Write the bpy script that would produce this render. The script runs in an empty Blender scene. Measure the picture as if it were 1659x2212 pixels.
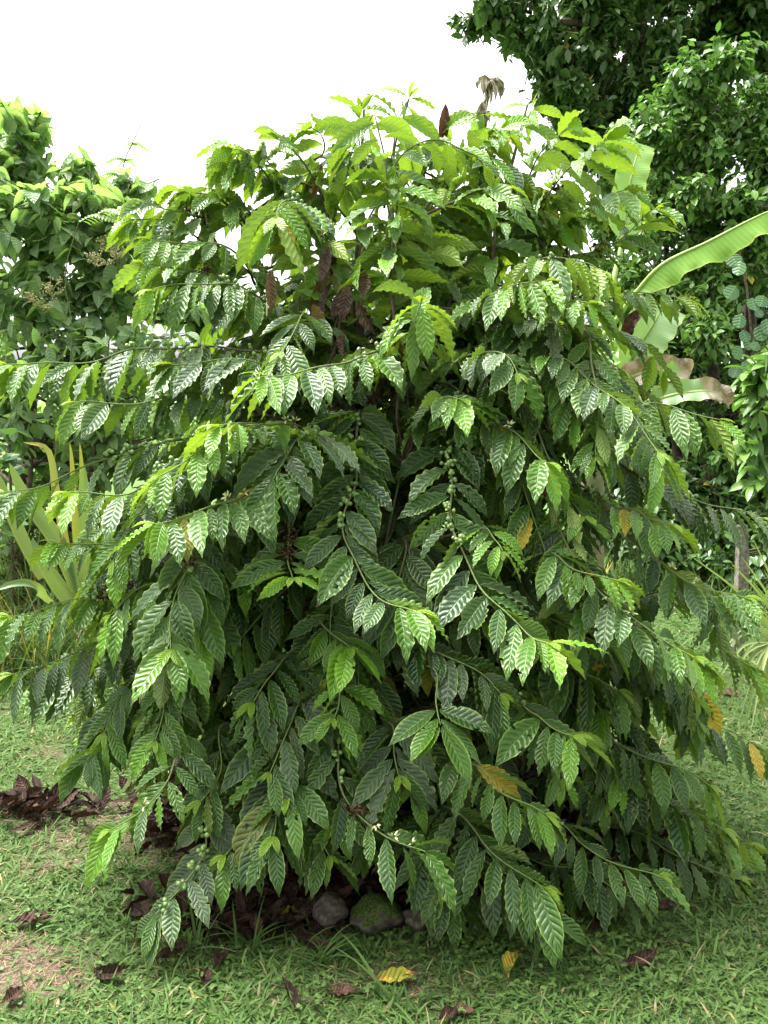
import bpy, math, random
import numpy as np
random.seed(7)
rng = np.random.default_rng(11)
SC = bpy.context.scene
COL = SC.collection
R = math.radians
PI = math.pi

# ------------------------------------------------------------------ camera
CAM = np.array([0.0, 0.0, 1.6])
PITCH, F = R(7.6), 1916.0
def P(px, py, Y):
    """point of the place at distance Y in front of the camera seen in direction (px, py)"""
    x, v = (px - 829.5) / F, (1106 - py) / F
    d = np.array([x, math.cos(PITCH) + v * math.sin(PITCH), -math.sin(PITCH) + v * math.cos(PITCH)])
    return CAM + d * (Y / d[1])
def G(px, py):
    """point of the flat ground seen in direction (px, py)"""
    x, v = (px - 829.5) / F, (1106 - py) / F
    d = np.array([x, math.cos(PITCH) + v * math.sin(PITCH), -math.sin(PITCH) + v * math.cos(PITCH)])
    return CAM + d * (-CAM[2] / d[2])
cd = bpy.data.cameras.new('camera')
cam = bpy.data.objects.new('camera', cd)
COL.objects.link(cam)
cam.location = CAM
cam.rotation_euler = (R(90) - PITCH, 0, 0)
cd.sensor_fit = 'VERTICAL'
cd.angle = R(60)
cd.clip_end = 2000
SC.camera = cam

def nrm(a):
    return a / np.maximum(np.linalg.norm(a, axis=-1, keepdims=True), 1e-9)
UP = np.array([0, 0, 1.0])

# ------------------------------------------------------------------ materials
class NT:
    def __init__(s, name):
        s.m = bpy.data.materials.new(name)
        s.m.use_nodes = True
        s.t = s.m.node_tree
        s.t.nodes.clear()
        s.out = s.n('ShaderNodeOutputMaterial')
    def n(s, ty, **k):
        o = s.t.nodes.new(ty)
        for a, b in k.items():
            setattr(o, a, b)
        return o
    def l(s, a, b):
        s.t.links.new(a, b)
    def put(s, sock, v):
        if hasattr(v, 'links'):
            s.l(v, sock)
        else:
            sock.default_value = v
    def math(s, op, a, b=None, c=None, clamp=False):
        o = s.n('ShaderNodeMath', operation=op, use_clamp=clamp)
        s.put(o.inputs[0], a)
        if b is not None: s.put(o.inputs[1], b)
        if c is not None: s.put(o.inputs[2], c)
        return o.outputs[0]
    def mix(s, f, a, b, mode='MIX'):
        o = s.n('ShaderNodeMix', data_type='RGBA', blend_type=mode)
        s.put(o.inputs[0], f)
        s.put(o.inputs[6], a if hasattr(a, 'links') else (*a, 1))
        s.put(o.inputs[7], b if hasattr(b, 'links') else (*b, 1))
        return o.outputs[2]
    def ramp(s, f, lo, hi):
        o = s.n('ShaderNodeMapRange', interpolation_type='SMOOTHSTEP')
        s.put(o.inputs[0], f)
        o.inputs[1].default_value, o.inputs[2].default_value = lo, hi
        return o.outputs[0]
    def noise(s, scale, detail=3, vec=None, rough=.55):
        o = s.n('ShaderNodeTexNoise')
        o.inputs['Scale'].default_value = scale
        o.inputs['Detail'].default_value = detail
        o.inputs['Roughness'].default_value = rough
        if vec is None:
            g = s.n('ShaderNodeNewGeometry')
            vec = g.outputs['Position']
        s.l(vec, o.inputs['Vector'])
        return o.outputs['Fac']
    def attr(s, name):
        o = s.n('ShaderNodeAttribute', attribute_name=name)
        sp = s.n('ShaderNodeSeparateXYZ')
        s.l(o.outputs['Vector'], sp.inputs[0])
        return o, sp.outputs
    def bump(s, h, dist, strength=1.0):
        o = s.n('ShaderNodeBump')
        o.inputs['Strength'].default_value = strength
        o.inputs['Distance'].default_value = dist
        s.l(h, o.inputs['Height'])
        return o.outputs['Normal']
    def pbr(s, col, rough=.5, spec=.5, normal=None):
        o = s.n('ShaderNodeBsdfPrincipled')
        s.put(o.inputs['Base Color'], col if hasattr(col, 'links') else (*col, 1))
        s.put(o.inputs['Roughness'], rough)
        s.put(o.inputs['Specular IOR Level'], spec)
        if normal is not None: s.l(normal, o.inputs['Normal'])
        return o.outputs[0]
    def leaf_out(s, shader, tcol, amount, normal=None):
        t = s.n('ShaderNodeBsdfTranslucent')
        s.put(t.inputs[0], tcol if hasattr(tcol, 'links') else (*tcol, 1))
        if normal is not None: s.l(normal, t.inputs['Normal'])
        x = s.n('ShaderNodeMixShader')
        s.put(x.inputs[0], amount)
        s.l(shader, x.inputs[1]); s.l(t.outputs[0], x.inputs[2])
        s.l(x.outputs[0], s.out.inputs[0])
        return s.m
    def done(s, shader):
        s.l(shader, s.out.inputs[0])
        return s.m

def coffee_leaf_material():
    """tint = (youth, random, yellow/dead, dust);  luv = (across -1..1, along 0..1, ...)"""
    s = NT('coffee_leaf')
    a, (tr, tg, tb) = s.attr('tint')
    alpha = a.outputs['Alpha']
    _, (u, v, w_) = s.attr('luv')
    au = s.math('ABSOLUTE', u)
    w = s.math('MULTIPLY', s.math('SUBTRACT', v, s.math('MULTIPLY', au, .16)), 10.0)
    fr = s.math('FRACT', w)
    bulge = s.math('POWER', s.math('SINE', s.math('MULTIPLY', fr, PI)), .8)
    mid = s.ramp(au, .09, .02)
    edgefade = s.ramp(au, 1.0, .55)
    h = s.math('MULTIPLY', s.math('MULTIPLY', bulge, s.math('ADD', .35, s.math('MULTIPLY', edgefade, .65))), s.math('SUBTRACT', 1.0, s.math('MULTIPLY', mid, .8)))
    nm = s.bump(h, .0034, .85)
    vein = s.math('MULTIPLY', s.ramp(bulge, .4, .05), .25)
    vein = s.math('MAXIMUM', vein, s.math('MULTIPLY', mid, 1.2))
    edge = s.ramp(au, .84, 1.0)
    dark = s.mix(tg, (.006, .032, .008), (.028, .075, .011))
    top = s.mix(tr, dark, (.125, .285, .018))
    top = s.mix(alpha, top, (.10, .135, .085))
    nz = s.noise(60, 4)
    top = s.mix(s.math('MULTIPLY', s.ramp(nz, .52, .75), s.math('MULTIPLY', alpha, .8)), top, (.17, .18, .12))
    top = s.mix(s.math('MULTIPLY', vein, .3), top, (.17, .27, .07))
    top = s.mix(s.math('MULTIPLY', edge, .7), top, (.26, .38, .07))
    dead = s.mix(s.ramp(tb, .45, .9), (.42, .33, .03), s.mix(s.ramp(nz, .4, .65), (.032, .017, .012), (.10, .055, .034)))
    top = s.mix(s.ramp(tb, .1, .42), top, dead)
    tipb = s.math('MULTIPLY', s.ramp(v, .90, .97), s.ramp(tg, .70, .80))
    top = s.mix(s.math('MULTIPLY', tipb, .8), top, (.12, .075, .03))
    sp1 = s.math('MULTIPLY', s.ramp(s.noise(190, 2), .70, .76), s.ramp(tg, .45, .9))
    top = s.mix(sp1, top, (.07, .045, .015))
    bot = s.mix(tr, s.mix(tg, (.12, .19, .055), (.19, .25, .075)), (.24, .36, .055))
    bot = s.mix(s.math('MULTIPLY', vein, .5), bot, (.30, .36, .13))
    bot = s.mix(s.ramp(tb, .1, .42), bot, dead)
    g = s.n('ShaderNodeNewGeometry')
    col = s.mix(g.outputs['Backfacing'], top, bot)
    rough = s.math('ADD', s.math('MULTIPLY', g.outputs['Backfacing'], .25), s.math('ADD', s.math('ADD', .30, s.math('MULTIPLY', nz, .14)), s.math('MULTIPLY', s.math('MAXIMUM', alpha, tb), .3)))
    sh = s.pbr(col, rough, .50, nm)
    tc = s.mix(tr, (.11, .22, .015), (.34, .52, .03))
    tc = s.mix(s.ramp(tb, .1, .42), tc, s.mix(s.ramp(tb, .45, .9), (.55, .42, .04), (.10, .04, .02)))
    return s.leaf_out(sh, tc, .23)

def plain_leaf_material(name, dark, light, under, tcol, rough=.45, tamount=.25, fold_vein=True, spec=.4, veins=0, straw=(.20, .12, .06)):
    """tint = (youth, random, yellow, -)"""
    s = NT(name)
    a, (tr, tg, tb) = s.attr('tint')
    _, (u, v, w_) = s.attr('luv')
    au = s.math('ABSOLUTE', u)
    top = s.mix(tr, s.mix(tg, dark, tuple(.5 * (x + y) for x, y in zip(dark, light))), light)
    nm = None
    if fold_vein:
        top = s.mix(s.math('MULTIPLY', s.ramp(au, .14, .03), .5), top, tuple(min(1, x * 1.6 + .03) for x in light))
    if veins:
        fr = s.math('FRACT', s.math('MULTIPLY', s.math('SUBTRACT', v, s.math('MULTIPLY', au, .16)), float(veins)))
        bl = s.math('SINE', s.math('MULTIPLY', fr, PI))
        nm = s.bump(bl, .005, .6)
    top = s.mix(s.ramp(tb, .2, .6), top, (.40, .30, .04))
    top = s.mix(s.ramp(tb, .65, .95), top, straw)
    g = s.n('ShaderNodeNewGeometry')
    col = s.mix(g.outputs['Backfacing'], top, s.mix(s.ramp(tb, .2, .6), under, (.42, .33, .08)))
    sh = s.pbr(col, rough, spec, nm)
    return s.leaf_out(sh, tcol, tamount)

def bark_material(name, c1, c2, scale=30):
    s = NT(name)
    n1 = s.noise(scale, 5)
    a, (tr, tg, tb) = s.attr('tint')
    col = s.mix(s.ramp(n1, .35, .7), c1, c2)
    col = s.mix(tr, col, (.14, .22, .06))
    return s.done(s.pbr(col, .8, .2, s.bump(n1, .004)))

def simple_material(name, c1, c2, scale, rough=.6, spec=.4, bump=.002, lo=.35, hi=.65):
    s = NT(name)
    n1 = s.noise(scale, 4)
    return s.done(s.pbr(s.mix(s.ramp(n1, lo, hi), c1, c2), rough, spec, s.bump(n1, bump)))

M = {}
M['coffee'] = coffee_leaf_material()
M['twig'] = bark_material('coffee_bark', (.05, .038, .028), (.13, .10, .07), 70)
M['bark'] = bark_material('tree_bark', (.035, .026, .02), (.10, .075, .055), 22)
M['berry'] = None
s = NT('coffee_berry')
a, (tr, tg, tb) = s.attr('tint')
col = s.mix(tr, s.mix(tg, (.10, .19, .05), (.20, .29, .09)), s.mix(tg, (.16, .012, .012), (.42, .02, .015)))
M['berry'] = s.done(s.pbr(col, .3, .5))
M['blossom'] = simple_material('coffee_blossom', (.55, .56, .22), (.68, .68, .45), 90, .6)
M['driedflower'] = simple_material('dried_blossom', (.025, .015, .011), (.12, .065, .035), 120, .9, .1)
M['treeleaf'] = plain_leaf_material('broad_tree_leaf', (.12, .195, .115), (.25, .35, .155), (.18, .26, .12), (.30, .50, .10), .42, .46, True, .4, 6)  # leaf greens lifted to imitate the lens veil over the broadleaf tree
M['fern'] = plain_leaf_material('feathery_leaf', (.07, .15, .03), (.15, .27, .05), (.14, .22, .07), (.22, .4, .05), .5, .3)
M['panicle'] = simple_material('flower_panicle', (.20, .22, .08), (.42, .36, .20), 60, .8, .2)
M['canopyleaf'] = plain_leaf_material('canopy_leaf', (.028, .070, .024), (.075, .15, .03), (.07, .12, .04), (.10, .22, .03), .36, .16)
M['shrubleaf'] = plain_leaf_material('small_shrub_leaf', (.036, .095, .028), (.13, .25, .045), (.10, .17, .06), (.15, .33, .04), .36, .22)
M['creeper'] = plain_leaf_material('round_creeper_leaf', (.045, .115, .04), (.10, .20, .08), (.10, .16, .07), (.12, .25, .05), .42, .2, True, .4, 5)
M['strap'] = None
s = NT('striped_strap_leaf')
a, (tr, tg, tb) = s.attr('tint')
_, (u, v, w_) = s.attr('luv')
st = s.ramp(s.math('SINE', s.math('MULTIPLY', u, 22.0)), -.3, .8)
col = s.mix(s.math('MULTIPLY', st, .6), s.mix(tr, (.055, .12, .045), (.12, .19, .045)), (.18, .25, .12))
col = s.mix(s.math('MULTIPLY', s.ramp(s.math('ABSOLUTE', u), .8, .95), .4), col, (.42, .38, .08))
col = s.mix(s.ramp(tb, .2, .6), col, (.40, .34, .03))
col = s.mix(s.ramp(tb, .65, .95), col, (.28, .17, .09))
M['strap'] = s.leaf_out(s.pbr(col, .45, .4), (.30, .42, .08), .2)
M['spike'] = plain_leaf_material('spiky_blade', (.13, .25, .035), (.40, .47, .13), (.2, .3, .07), (.35, .5, .06), .45, .25, False)
M['palm'] = plain_leaf_material('palm_blade', (.11, .20, .05), (.27, .33, .11), (.16, .24, .08), (.3, .4, .1), .5, .2, False)
# banana: tint = (-, random, dry amount, paleness)
s = NT('banana_leaf')
a, (tr, tg, tb) = s.attr('tint')
alpha = a.outputs['Alpha']
_, (u, v, w_) = s.attr('luv')
au = s.math('ABSOLUTE', u)
stripe = s.math('SINE', s.math('MULTIPLY', s.math('SUBTRACT', v, s.math('MULTIPLY', au, .03)), 260.0))
col = s.mix(alpha, s.mix(tr, (.06, .155, .02), (.155, .30, .035)), (.27, .40, .22))
col = s.mix(s.math('MULTIPLY', s.ramp(stripe, -.2, 1.0), .16), col, (.30, .42, .12))
col = s.mix(s.math('MULTIPLY', s.ramp(au, .07, .03), .7), col, (.36, .47, .12))
col = s.mix(s.math('MULTIPLY', s.ramp(au, .90, 1.0), .6), col, (.42, .42, .07))
nz = s.noise(16, 5)
dry = s.mix(s.ramp(nz, .38, .62), (.12, .085, .045), (.47, .42, .32))
dm = s.ramp(s.math('ADD', tb, s.math('MULTIPLY', s.math('SUBTRACT', nz, .5), .9)), .35, .55)
col = s.mix(dm, col, dry)
M['banana'] = s.leaf_out(s.pbr(col, .38, .4, s.bump(stripe, .0015, .25)), s.mix(dm, (.25, .45, .04), (.22, .15, .08)), .3)
M['bananastem'] = simple_material('banana_stem', (.10, .12, .05), (.20, .17, .09), 14, .6)
M['dryleaf'] = None
s = NT('fallen_leaf')
a, (tr, tg, tb) = s.attr('tint')
_, (u, v, w_) = s.attr('luv')
au = s.math('ABSOLUTE', u)
nz = s.noise(45, 4)
fr = s.math('FRACT', s.math('MULTIPLY', s.math('SUBTRACT', v, s.math('MULTIPLY', au, .13)), 9.0))
bl = s.math('SINE', s.math('MULTIPLY', fr, PI))
col = s.mix(tg, s.mix(s.ramp(nz, .35, .65), (.010, .006, .0042), (.030, .016, .010)), s.mix(s.ramp(nz, .35, .65), (.034, .019, .012), (.11, .062, .038)))
col = s.mix(s.math('MULTIPLY', s.ramp(au, .1, .03), .3), col, (.16, .10, .06))
yel = s.mix(s.ramp(nz, .38, .6), (.20, .21, .03), (.40, .30, .04))
rim = s.ramp(s.math('ADD', s.math('MULTIPLY', s.math('ABSOLUTE', s.math('SUBTRACT', v, s.math('MULTIPLY', tb, .9))), 1.0), s.math('MULTIPLY', nz, .25)), .35, .62)
col = s.mix(s.ramp(tr, .2, .6), col, s.mix(rim, yel, (.10, .035, .02)))
M['dryleaf'] = s.leaf_out(s.pbr(col, .7, .15, s.bump(bl, .004, .6)), s.mix(tr, (.05, .02, .01), (.4, .3, .03)), .1)
M['stone'] = simple_material('grey_stone', (.035, .03, .022), (.085, .075, .055), 60, .85, .2, .006)  # stone greys lowered to paint in the bush's missing shade
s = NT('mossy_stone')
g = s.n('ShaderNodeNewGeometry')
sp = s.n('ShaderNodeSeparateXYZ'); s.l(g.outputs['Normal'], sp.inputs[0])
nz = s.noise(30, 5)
base = s.mix(s.ramp(nz, .35, .65), (.03, .026, .019), (.08, .07, .05))  # bare stone darkened likewise, with the bush's shade in its colour
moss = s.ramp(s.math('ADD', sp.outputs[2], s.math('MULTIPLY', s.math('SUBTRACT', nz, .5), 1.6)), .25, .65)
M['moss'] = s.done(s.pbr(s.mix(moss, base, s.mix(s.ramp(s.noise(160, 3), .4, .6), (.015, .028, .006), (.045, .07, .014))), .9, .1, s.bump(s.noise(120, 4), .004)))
M['post'] = simple_material('weathered_wood', (.11, .10, .08), (.22, .20, .16), 40, .85, .2, .004)
M['grass'] = plain_leaf_material('grass_blade', (.028, .068, .016), (.090, .158, .038), (.08, .14, .035), (.13, .26, .04), .6, .2, False, .15, 0, (.24, .185, .11))
M['weed'] = plain_leaf_material('clover_leaf', (.034, .075, .014), (.085, .145, .03), (.07, .12, .03), (.1, .22, .05), .5, .2, False, .3)
# ground: tint.r = bareness, tint.g = litter
s = NT('lawn_ground')
a, (tr, tg, tb) = s.attr('tint')
n1, n2 = s.noise(9, 6), s.noise(130, 4, rough=.7)
soil = s.mix(s.ramp(n2, .35, .65), (.06, .042, .03), (.20, .15, .10))
turf = s.mix(s.ramp(n2, .35, .7), (.03, .045, .014), (.10, .155, .045))
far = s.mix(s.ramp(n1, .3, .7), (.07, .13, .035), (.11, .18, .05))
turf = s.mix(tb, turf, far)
m = s.ramp(s.math('ADD', tr, s.math('MULTIPLY', s.math('SUBTRACT', n1, .5), .8)), .25, .6)
c = s.mix(m, turf, soil)
c = s.mix(s.math('MULTIPLY', tg, .92), c, s.mix(s.ramp(n2, .4, .65), (.016, .010, .007), (.055, .034, .022)))
M['ground'] = s.done(s.pbr(c, .95, .1, s.bump(s.math('ADD', n2, n1), .02, .8)))
M['hill'] = simple_material('wooded_hill', (.16, .25, .12), (.24, .34, .17), .25, .9, .1, .3)

# ------------------------------------------------------------------ mesh building
class MB:
    def __init__(s):
        s.V, s.Q, s.T, s.U, s.I, s.n = [], [], [], [], [], 0
    def add(s, V, Q, T, U=None, mi=0):
        V = np.asarray(V, float).reshape(-1, 3)
        if len(V) == 0: return
        s.V.append(V)
        s.Q.append(np.asarray(Q, np.int64) + s.n)
        T = np.asarray(T, float)
        s.T.append(np.broadcast_to(T, (len(V), 4)))
        s.U.append(np.zeros((len(V), 3)) if U is None else U)
        s.I.append(np.full(len(s.Q[-1]), mi, np.int32))
        s.n += len(V)
    def build(s, name, mats, parent=None, loc=None):
        V = np.concatenate(s.V); Q = np.concatenate(s.Q); T = np.concatenate(s.T); U = np.concatenate(s.U); I = np.concatenate(s.I)
        org = WLOC.get(parent.name, np.zeros(3)) if parent is not None else (np.asarray(loc, float) if loc is not None else np.zeros(3))
        me = bpy.data.meshes.new(name)
        me.vertices.add(len(V)); me.vertices.foreach_set('co', (V - org).astype(np.float32).ravel())
        me.loops.add(Q.size); me.loops.foreach_set('vertex_index', Q.astype(np.int32).ravel())
        me.polygons.add(len(Q))
        me.polygons.foreach_set('loop_start', np.arange(0, Q.size, 4, dtype=np.int32))
        me.polygons.foreach_set('material_index', I)
        me.polygons.foreach_set('use_smooth', np.ones(len(Q), bool))
        at = me.attributes.new('tint', 'FLOAT_COLOR', 'POINT'); at.data.foreach_set('color', T.astype(np.float32).ravel())
        au = me.attributes.new('luv', 'FLOAT_VECTOR', 'POINT'); au.data.foreach_set('vector', U.astype(np.float32).ravel())
        me.update(calc_edges=True); me.validate()
        for m in (mats if isinstance(mats, (list, tuple)) else [mats]):
            me.materials.append(m)
        o = bpy.data.objects.new(name, me)
        COL.objects.link(o)
        if parent is not None:
            o.parent = parent
            WLOC[o.name] = org
        else:
            o.location = org
            WLOC[o.name] = org
        return o
WLOC = {}
def tag(o, label, cat, group=None, kind=None):
    if label: o['label'] = label
    if cat: o['category'] = cat
    if group: o['group'] = group
    if kind: o['kind'] = kind
    return o
def thing(name, loc, label, cat, group=None):
    o = bpy.data.objects.new(name, None)
    COL.objects.link(o)
    o.location = loc
    o.empty_display_size = .1
    WLOC[o.name] = np.asarray(loc, float)
    return tag(o, label, cat, group)

def catmull(pts, step):
    pts = np.asarray(pts, float)
    if len(pts) == 2:
        pts = np.array([pts[0], .5 * (pts[0] + pts[1]), pts[1]])
    Pp = np.vstack([2 * pts[0] - pts[1], pts, 2 * pts[-1] - pts[-2]])
    out = []
    for i in range(1, len(Pp) - 2):
        p0, p1, p2, p3 = Pp[i - 1:i + 3]
        t = np.linspace(0, 1, 14, endpoint=False)[:, None]
        out.append(.5 * (2 * p1 + (p2 - p0) * t + (2 * p0 - 5 * p1 + 4 * p2 - p3) * t ** 2 + (3 * p1 - p0 - 3 * p2 + p3) * t ** 3))
    out = np.vstack(out + [pts[-1:]])
    L = np.r_[0, np.cumsum(np.linalg.norm(np.diff(out, axis=0), axis=1))]
    n = max(3, int(L[-1] / step) + 1)
    s = np.linspace(0, L[-1], n)
    return np.stack([np.interp(s, L, out[:, k]) for k in range(3)], 1), s
def tube(mb, path, r, ns=6, tint=(0, .5, 0, 0), mi=0):
    path = np.asarray(path, float); n = len(path)
    r = np.broadcast_to(np.asarray(r, float), (n,))
    T = nrm(np.gradient(path, axis=0))
    ref = np.array([1.0, 0, 0]) if abs(T[0][0]) < .9 else np.array([0, 1.0, 0])
    A = np.zeros_like(path)
    a = np.cross(T[0], ref)
    for i in range(n):
        a = a - T[i] * np.dot(a, T[i]); a = a / max(np.linalg.norm(a), 1e-9); A[i] = a
    Bv = np.cross(T, A)
    th = np.linspace(0, 2 * PI, ns, endpoint=False)
    V = path[:, None] + r[:, None, None] * (np.cos(th)[None, :, None] * A[:, None] + np.sin(th)[None, :, None] * Bv[:, None])
    i, j = np.meshgrid(np.arange(n - 1), np.arange(ns), indexing='ij')
    q = np.stack([i * ns + j, i * ns + (j + 1) % ns, (i + 1) * ns + (j + 1) % ns, (i + 1) * ns + j], -1).reshape(-1, 4)
    tint = np.asarray(tint, float)
    if tint.ndim == 2: tint = np.repeat(tint, ns, axis=0)
    mb.add(V, q, tint, None, mi)
def ribbon(mb, B, D, N, L, W, ns, nx, prof, bend=0., fold=0., wave=0., nw=7., tint=None, mi=0, notch=None, g=(0, 0, -1.), curl=0., scal=0., holes=None):
    """K leaves at once. B base, D direction, N upper side, L length, W width; bend towards g along the length"""
    B, D, N = np.array(B, float), nrm(np.array(D, float)), np.array(N, float)
    K = len(B)
    if K == 0: return
    f = lambda a: np.broadcast_to(np.asarray(a, float), (K,))
    L, W, bend, fold, wave, nw, curl = map(f, (L, W, bend, fold, wave, nw, curl))
    g = np.asarray(g, float)
    N = nrm(N - D * np.sum(N * D, 1, keepdims=True))
    x = np.linspace(-1, 1, nx + 1); ax = np.abs(x)
    V = np.zeros((K, ns + 1, nx + 1, 3)); U = np.zeros((K, ns + 1, nx + 1, 3))
    ph = rng.uniform(0, 2 * PI, (K, 1)); ph2 = rng.uniform(0, 2 * PI, (K, 1))
    pos, d, n = B.copy(), D.copy(), N.copy()
    for i in range(ns + 1):
        v = i / ns
        S = np.cross(d, n)
        w = W * prof(v) * .5
        if notch is not None: w = w * notch[:, i]
        sc = 1 + scal * np.where(x[None] > 0, np.sin(2 * PI * nw[:, None] * v + ph + 1.2), np.sin(2 * PI * nw[:, None] * v + ph2 + 1.2)) * min(1, 5 * v) * min(1, 4 * (1 - v))
        wv = np.where(x[None] > 0, np.sin(2 * PI * nw[:, None] * v + ph), np.sin(2 * PI * nw[:, None] * v + ph2))
        off = w[:, None] * (fold[:, None] * ax[None] - curl[:, None] * ax[None] ** 2) + wave[:, None] * W[:, None] * ax[None] ** 2.2 * wv * min(1, 4 * v) * min(1, 5 * (1 - v) + .1)
        V[:, i] = pos[:, None] + S[:, None] * ((x[None] * sc)[:, :, None] * w[:, None, None]) + n[:, None] * off[..., None]
        U[:, i, :, 0] = x; U[:, i, :, 1] = v; U[:, i, :, 2] = L[:, None]
        d = nrm(d + (bend / ns)[:, None] * g[None])
        n = nrm(n - d * np.sum(n * d, 1, keepdims=True))
        pos = pos + d * (L / ns)[:, None]
    k, i, j = np.meshgrid(np.arange(K), np.arange(ns), np.arange(nx), indexing='ij')
    b = k * (ns + 1) * (nx + 1) + i * (nx + 1) + j
    q = np.stack([b, b + 1, b + nx + 2, b + nx + 1], -1)
    if holes is not None:
        keep = np.ones((K, ns, nx), bool)
        for kk, ii, jj in holes: keep[kk, ii, jj] = False
        q = q[keep]
    q = q.reshape(-1, 4)
    if tint is None: tint = np.tile([.3, .5, 0, 0], (K, 1))
    T = np.repeat(np.broadcast_to(np.asarray(tint, float), (K, 4)), (ns + 1) * (nx + 1), axis=0)
    mb.add(V, q, T, U.reshape(-1, 3), mi)
def cube_sphere(n=3):
    V, Q = [], []
    t = np.linspace(-1, 1, n + 1)
    for ax in range(3):
        for sg in (-1, 1):
            b = len(V)
            for i in range(n + 1):
                for j in range(n + 1):
                    p = [0, 0, 0]; p[ax] = sg; p[(ax + 1) % 3] = math.tan(t[i] * PI / 4); p[(ax + 2) % 3] = math.tan(t[j] * PI / 4) * sg
                    V.append(p)
            for i in range(n):
                for j in range(n):
                    a = b + i * (n + 1) + j
                    Q.append([a, a + n + 1, a + n + 2, a + 1])
    V = nrm(np.array(V, float))
    # merge the seams so that the surface is closed
    key = {}; idx = []; VV = []
    for p in V:
        k = tuple(np.round(p, 5) + 0.0)
        if k not in key:
            key[k] = len(VV); VV.append(p)
        idx.append(key[k])
    return np.array(VV), np.array(idx)[np.array(Q)]
SV, SQ = cube_sphere(2)
def balls(mb, C, r, tint, mi=0, stretch=1.0):
    C = np.asarray(C, float); K = len(C)
    if K == 0: return
    r = np.broadcast_to(np.asarray(r, float), (K,))
    V = C[:, None] + SV[None] * r[:, None, None] * np.array([1, 1, stretch])
    Q = (np.arange(K)[:, None, None] * len(SV) + SQ[None]).reshape(-1, 4)
    mb.add(V, Q, np.repeat(np.broadcast_to(np.asarray(tint, float), (K, 4)), len(SV), axis=0), None, mi)

# leaf outlines (width along the length, 0..1)
def prof_coffee(v): return max(.02, (math.sin(PI * v ** .95) ** .8) * (1 - .55 * max(0, v - .70) / .30)) if 0 < v < 1 else .03
def prof_oval(v): return max(.03, math.sin(PI * v ** .9) ** .7)
def prof_heart(v): return max(.03, (math.sin(PI * v ** .55) ** .85)) if v < 1 else .02
def prof_round(v): return max(.05, math.sqrt(max(0, 1 - (2 * v - 1) ** 2)))
def prof_blade(v): return max(.03, (1 - v) ** .6 * min(1, .55 + 2.2 * v))
def prof_strap(v): return max(.02, math.sin(PI * min(1, .12 + .88 * v)) ** .55)

# ------------------------------------------------------------------ ground
def gnoise(x, y, f):
    return (np.sin(x * f + 1.3 * np.sin(y * f * .7 + .5)) * np.cos(y * f * 1.1 + 1.7 * np.sin(x * f * .6)) + .5 * np.sin(x * f * 2.3 + y * f * 1.9 + 2.))
def height(x, y):
    near = np.exp(-((x / 9) ** 2 + ((y - 3) / 9) ** 2))
    return near * (.018 * gnoise(x, y, 2.1) + .008 * gnoise(x, y, 6.3)) - .012 * near
BUSH = np.array([.05, 3.4])
def bareness(x, y):
    b = .02 + .2 * gnoise(x, y, 3.1) + .12 * gnoise(x + 4, y, 7.7)
    for px, py, rx, ry, k in BARE:
        c = G(px, py)
        b = b + .6 * k * np.exp(-(((x - c[0]) / rx) ** 2 + ((y - c[1]) / ry) ** 2))
    return b
BARE = [(60, 2100, .25, .14, .8), (820, 2105, .28, .12, .7), (330, 2050, .22, .10, .5), (120, 1790, .35, .22, .75), (250, 1870, .25, .12, .6), (60, 1900, .2, .15, .5), (520, 2150, .25, .08, .45), (1100, 2120, .15, .06, .25)]
def litter(x, y):
    d = np.hypot((x - BUSH[0]) / 1.05, (y - BUSH[1] - .05) / .98)
    c = G(545, 1975)
    d = np.minimum(d, .62 + .38 * np.hypot((x - c[0]) / .42, (y - c[1]) / .15))
    l = np.clip((1.0 - d) / .22 + .12 * gnoise(x, y, 8), 0, 1)
    c = G(90, 1765)
    l = np.maximum(l, np.clip(.85 - 1.15 * np.hypot((x - c[0]) / .40, (y - c[1]) / .26) + .4 * gnoise(x, y, 9), 0, .75))
    return l
def axis(lo, hi, step, far, k=1.5):
    a = list(np.arange(lo, hi + 1e-6, step)); d = step
    while a[-1] < far[1]:
        d *= k; a.append(a[-1] + d)
    d = step
    while a[0] > far[0]:
        d *= k; a.insert(0, a[0] - d)
    return np.array(a)
gx, gy = axis(-3.6, 3.6, .04, (-500, 500)), axis(1.0, 7.4, .04, (-60, 900))
X, Y = np.meshgrid(gx, gy)
Z = height(X, Y)
T = np.zeros(X.shape + (4,))
T[..., 0] = bareness(X, Y) * (np.hypot(X, Y - 3) < 9)
T[..., 1] = litter(X, Y)
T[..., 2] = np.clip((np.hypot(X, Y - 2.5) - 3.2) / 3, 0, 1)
ny, nx_ = X.shape
j, i = np.meshgrid(np.arange(ny - 1), np.arange(nx_ - 1), indexing='ij')
b = j * nx_ + i
mb = MB()
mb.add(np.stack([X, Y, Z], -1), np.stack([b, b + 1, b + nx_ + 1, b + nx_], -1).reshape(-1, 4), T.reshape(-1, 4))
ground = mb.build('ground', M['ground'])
ground['kind'] = 'structure'
def on_ground(x, y, dz=0.):
    return np.stack([x, y, height(np.asarray(x), np.asarray(y)) + dz], -1)

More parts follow.
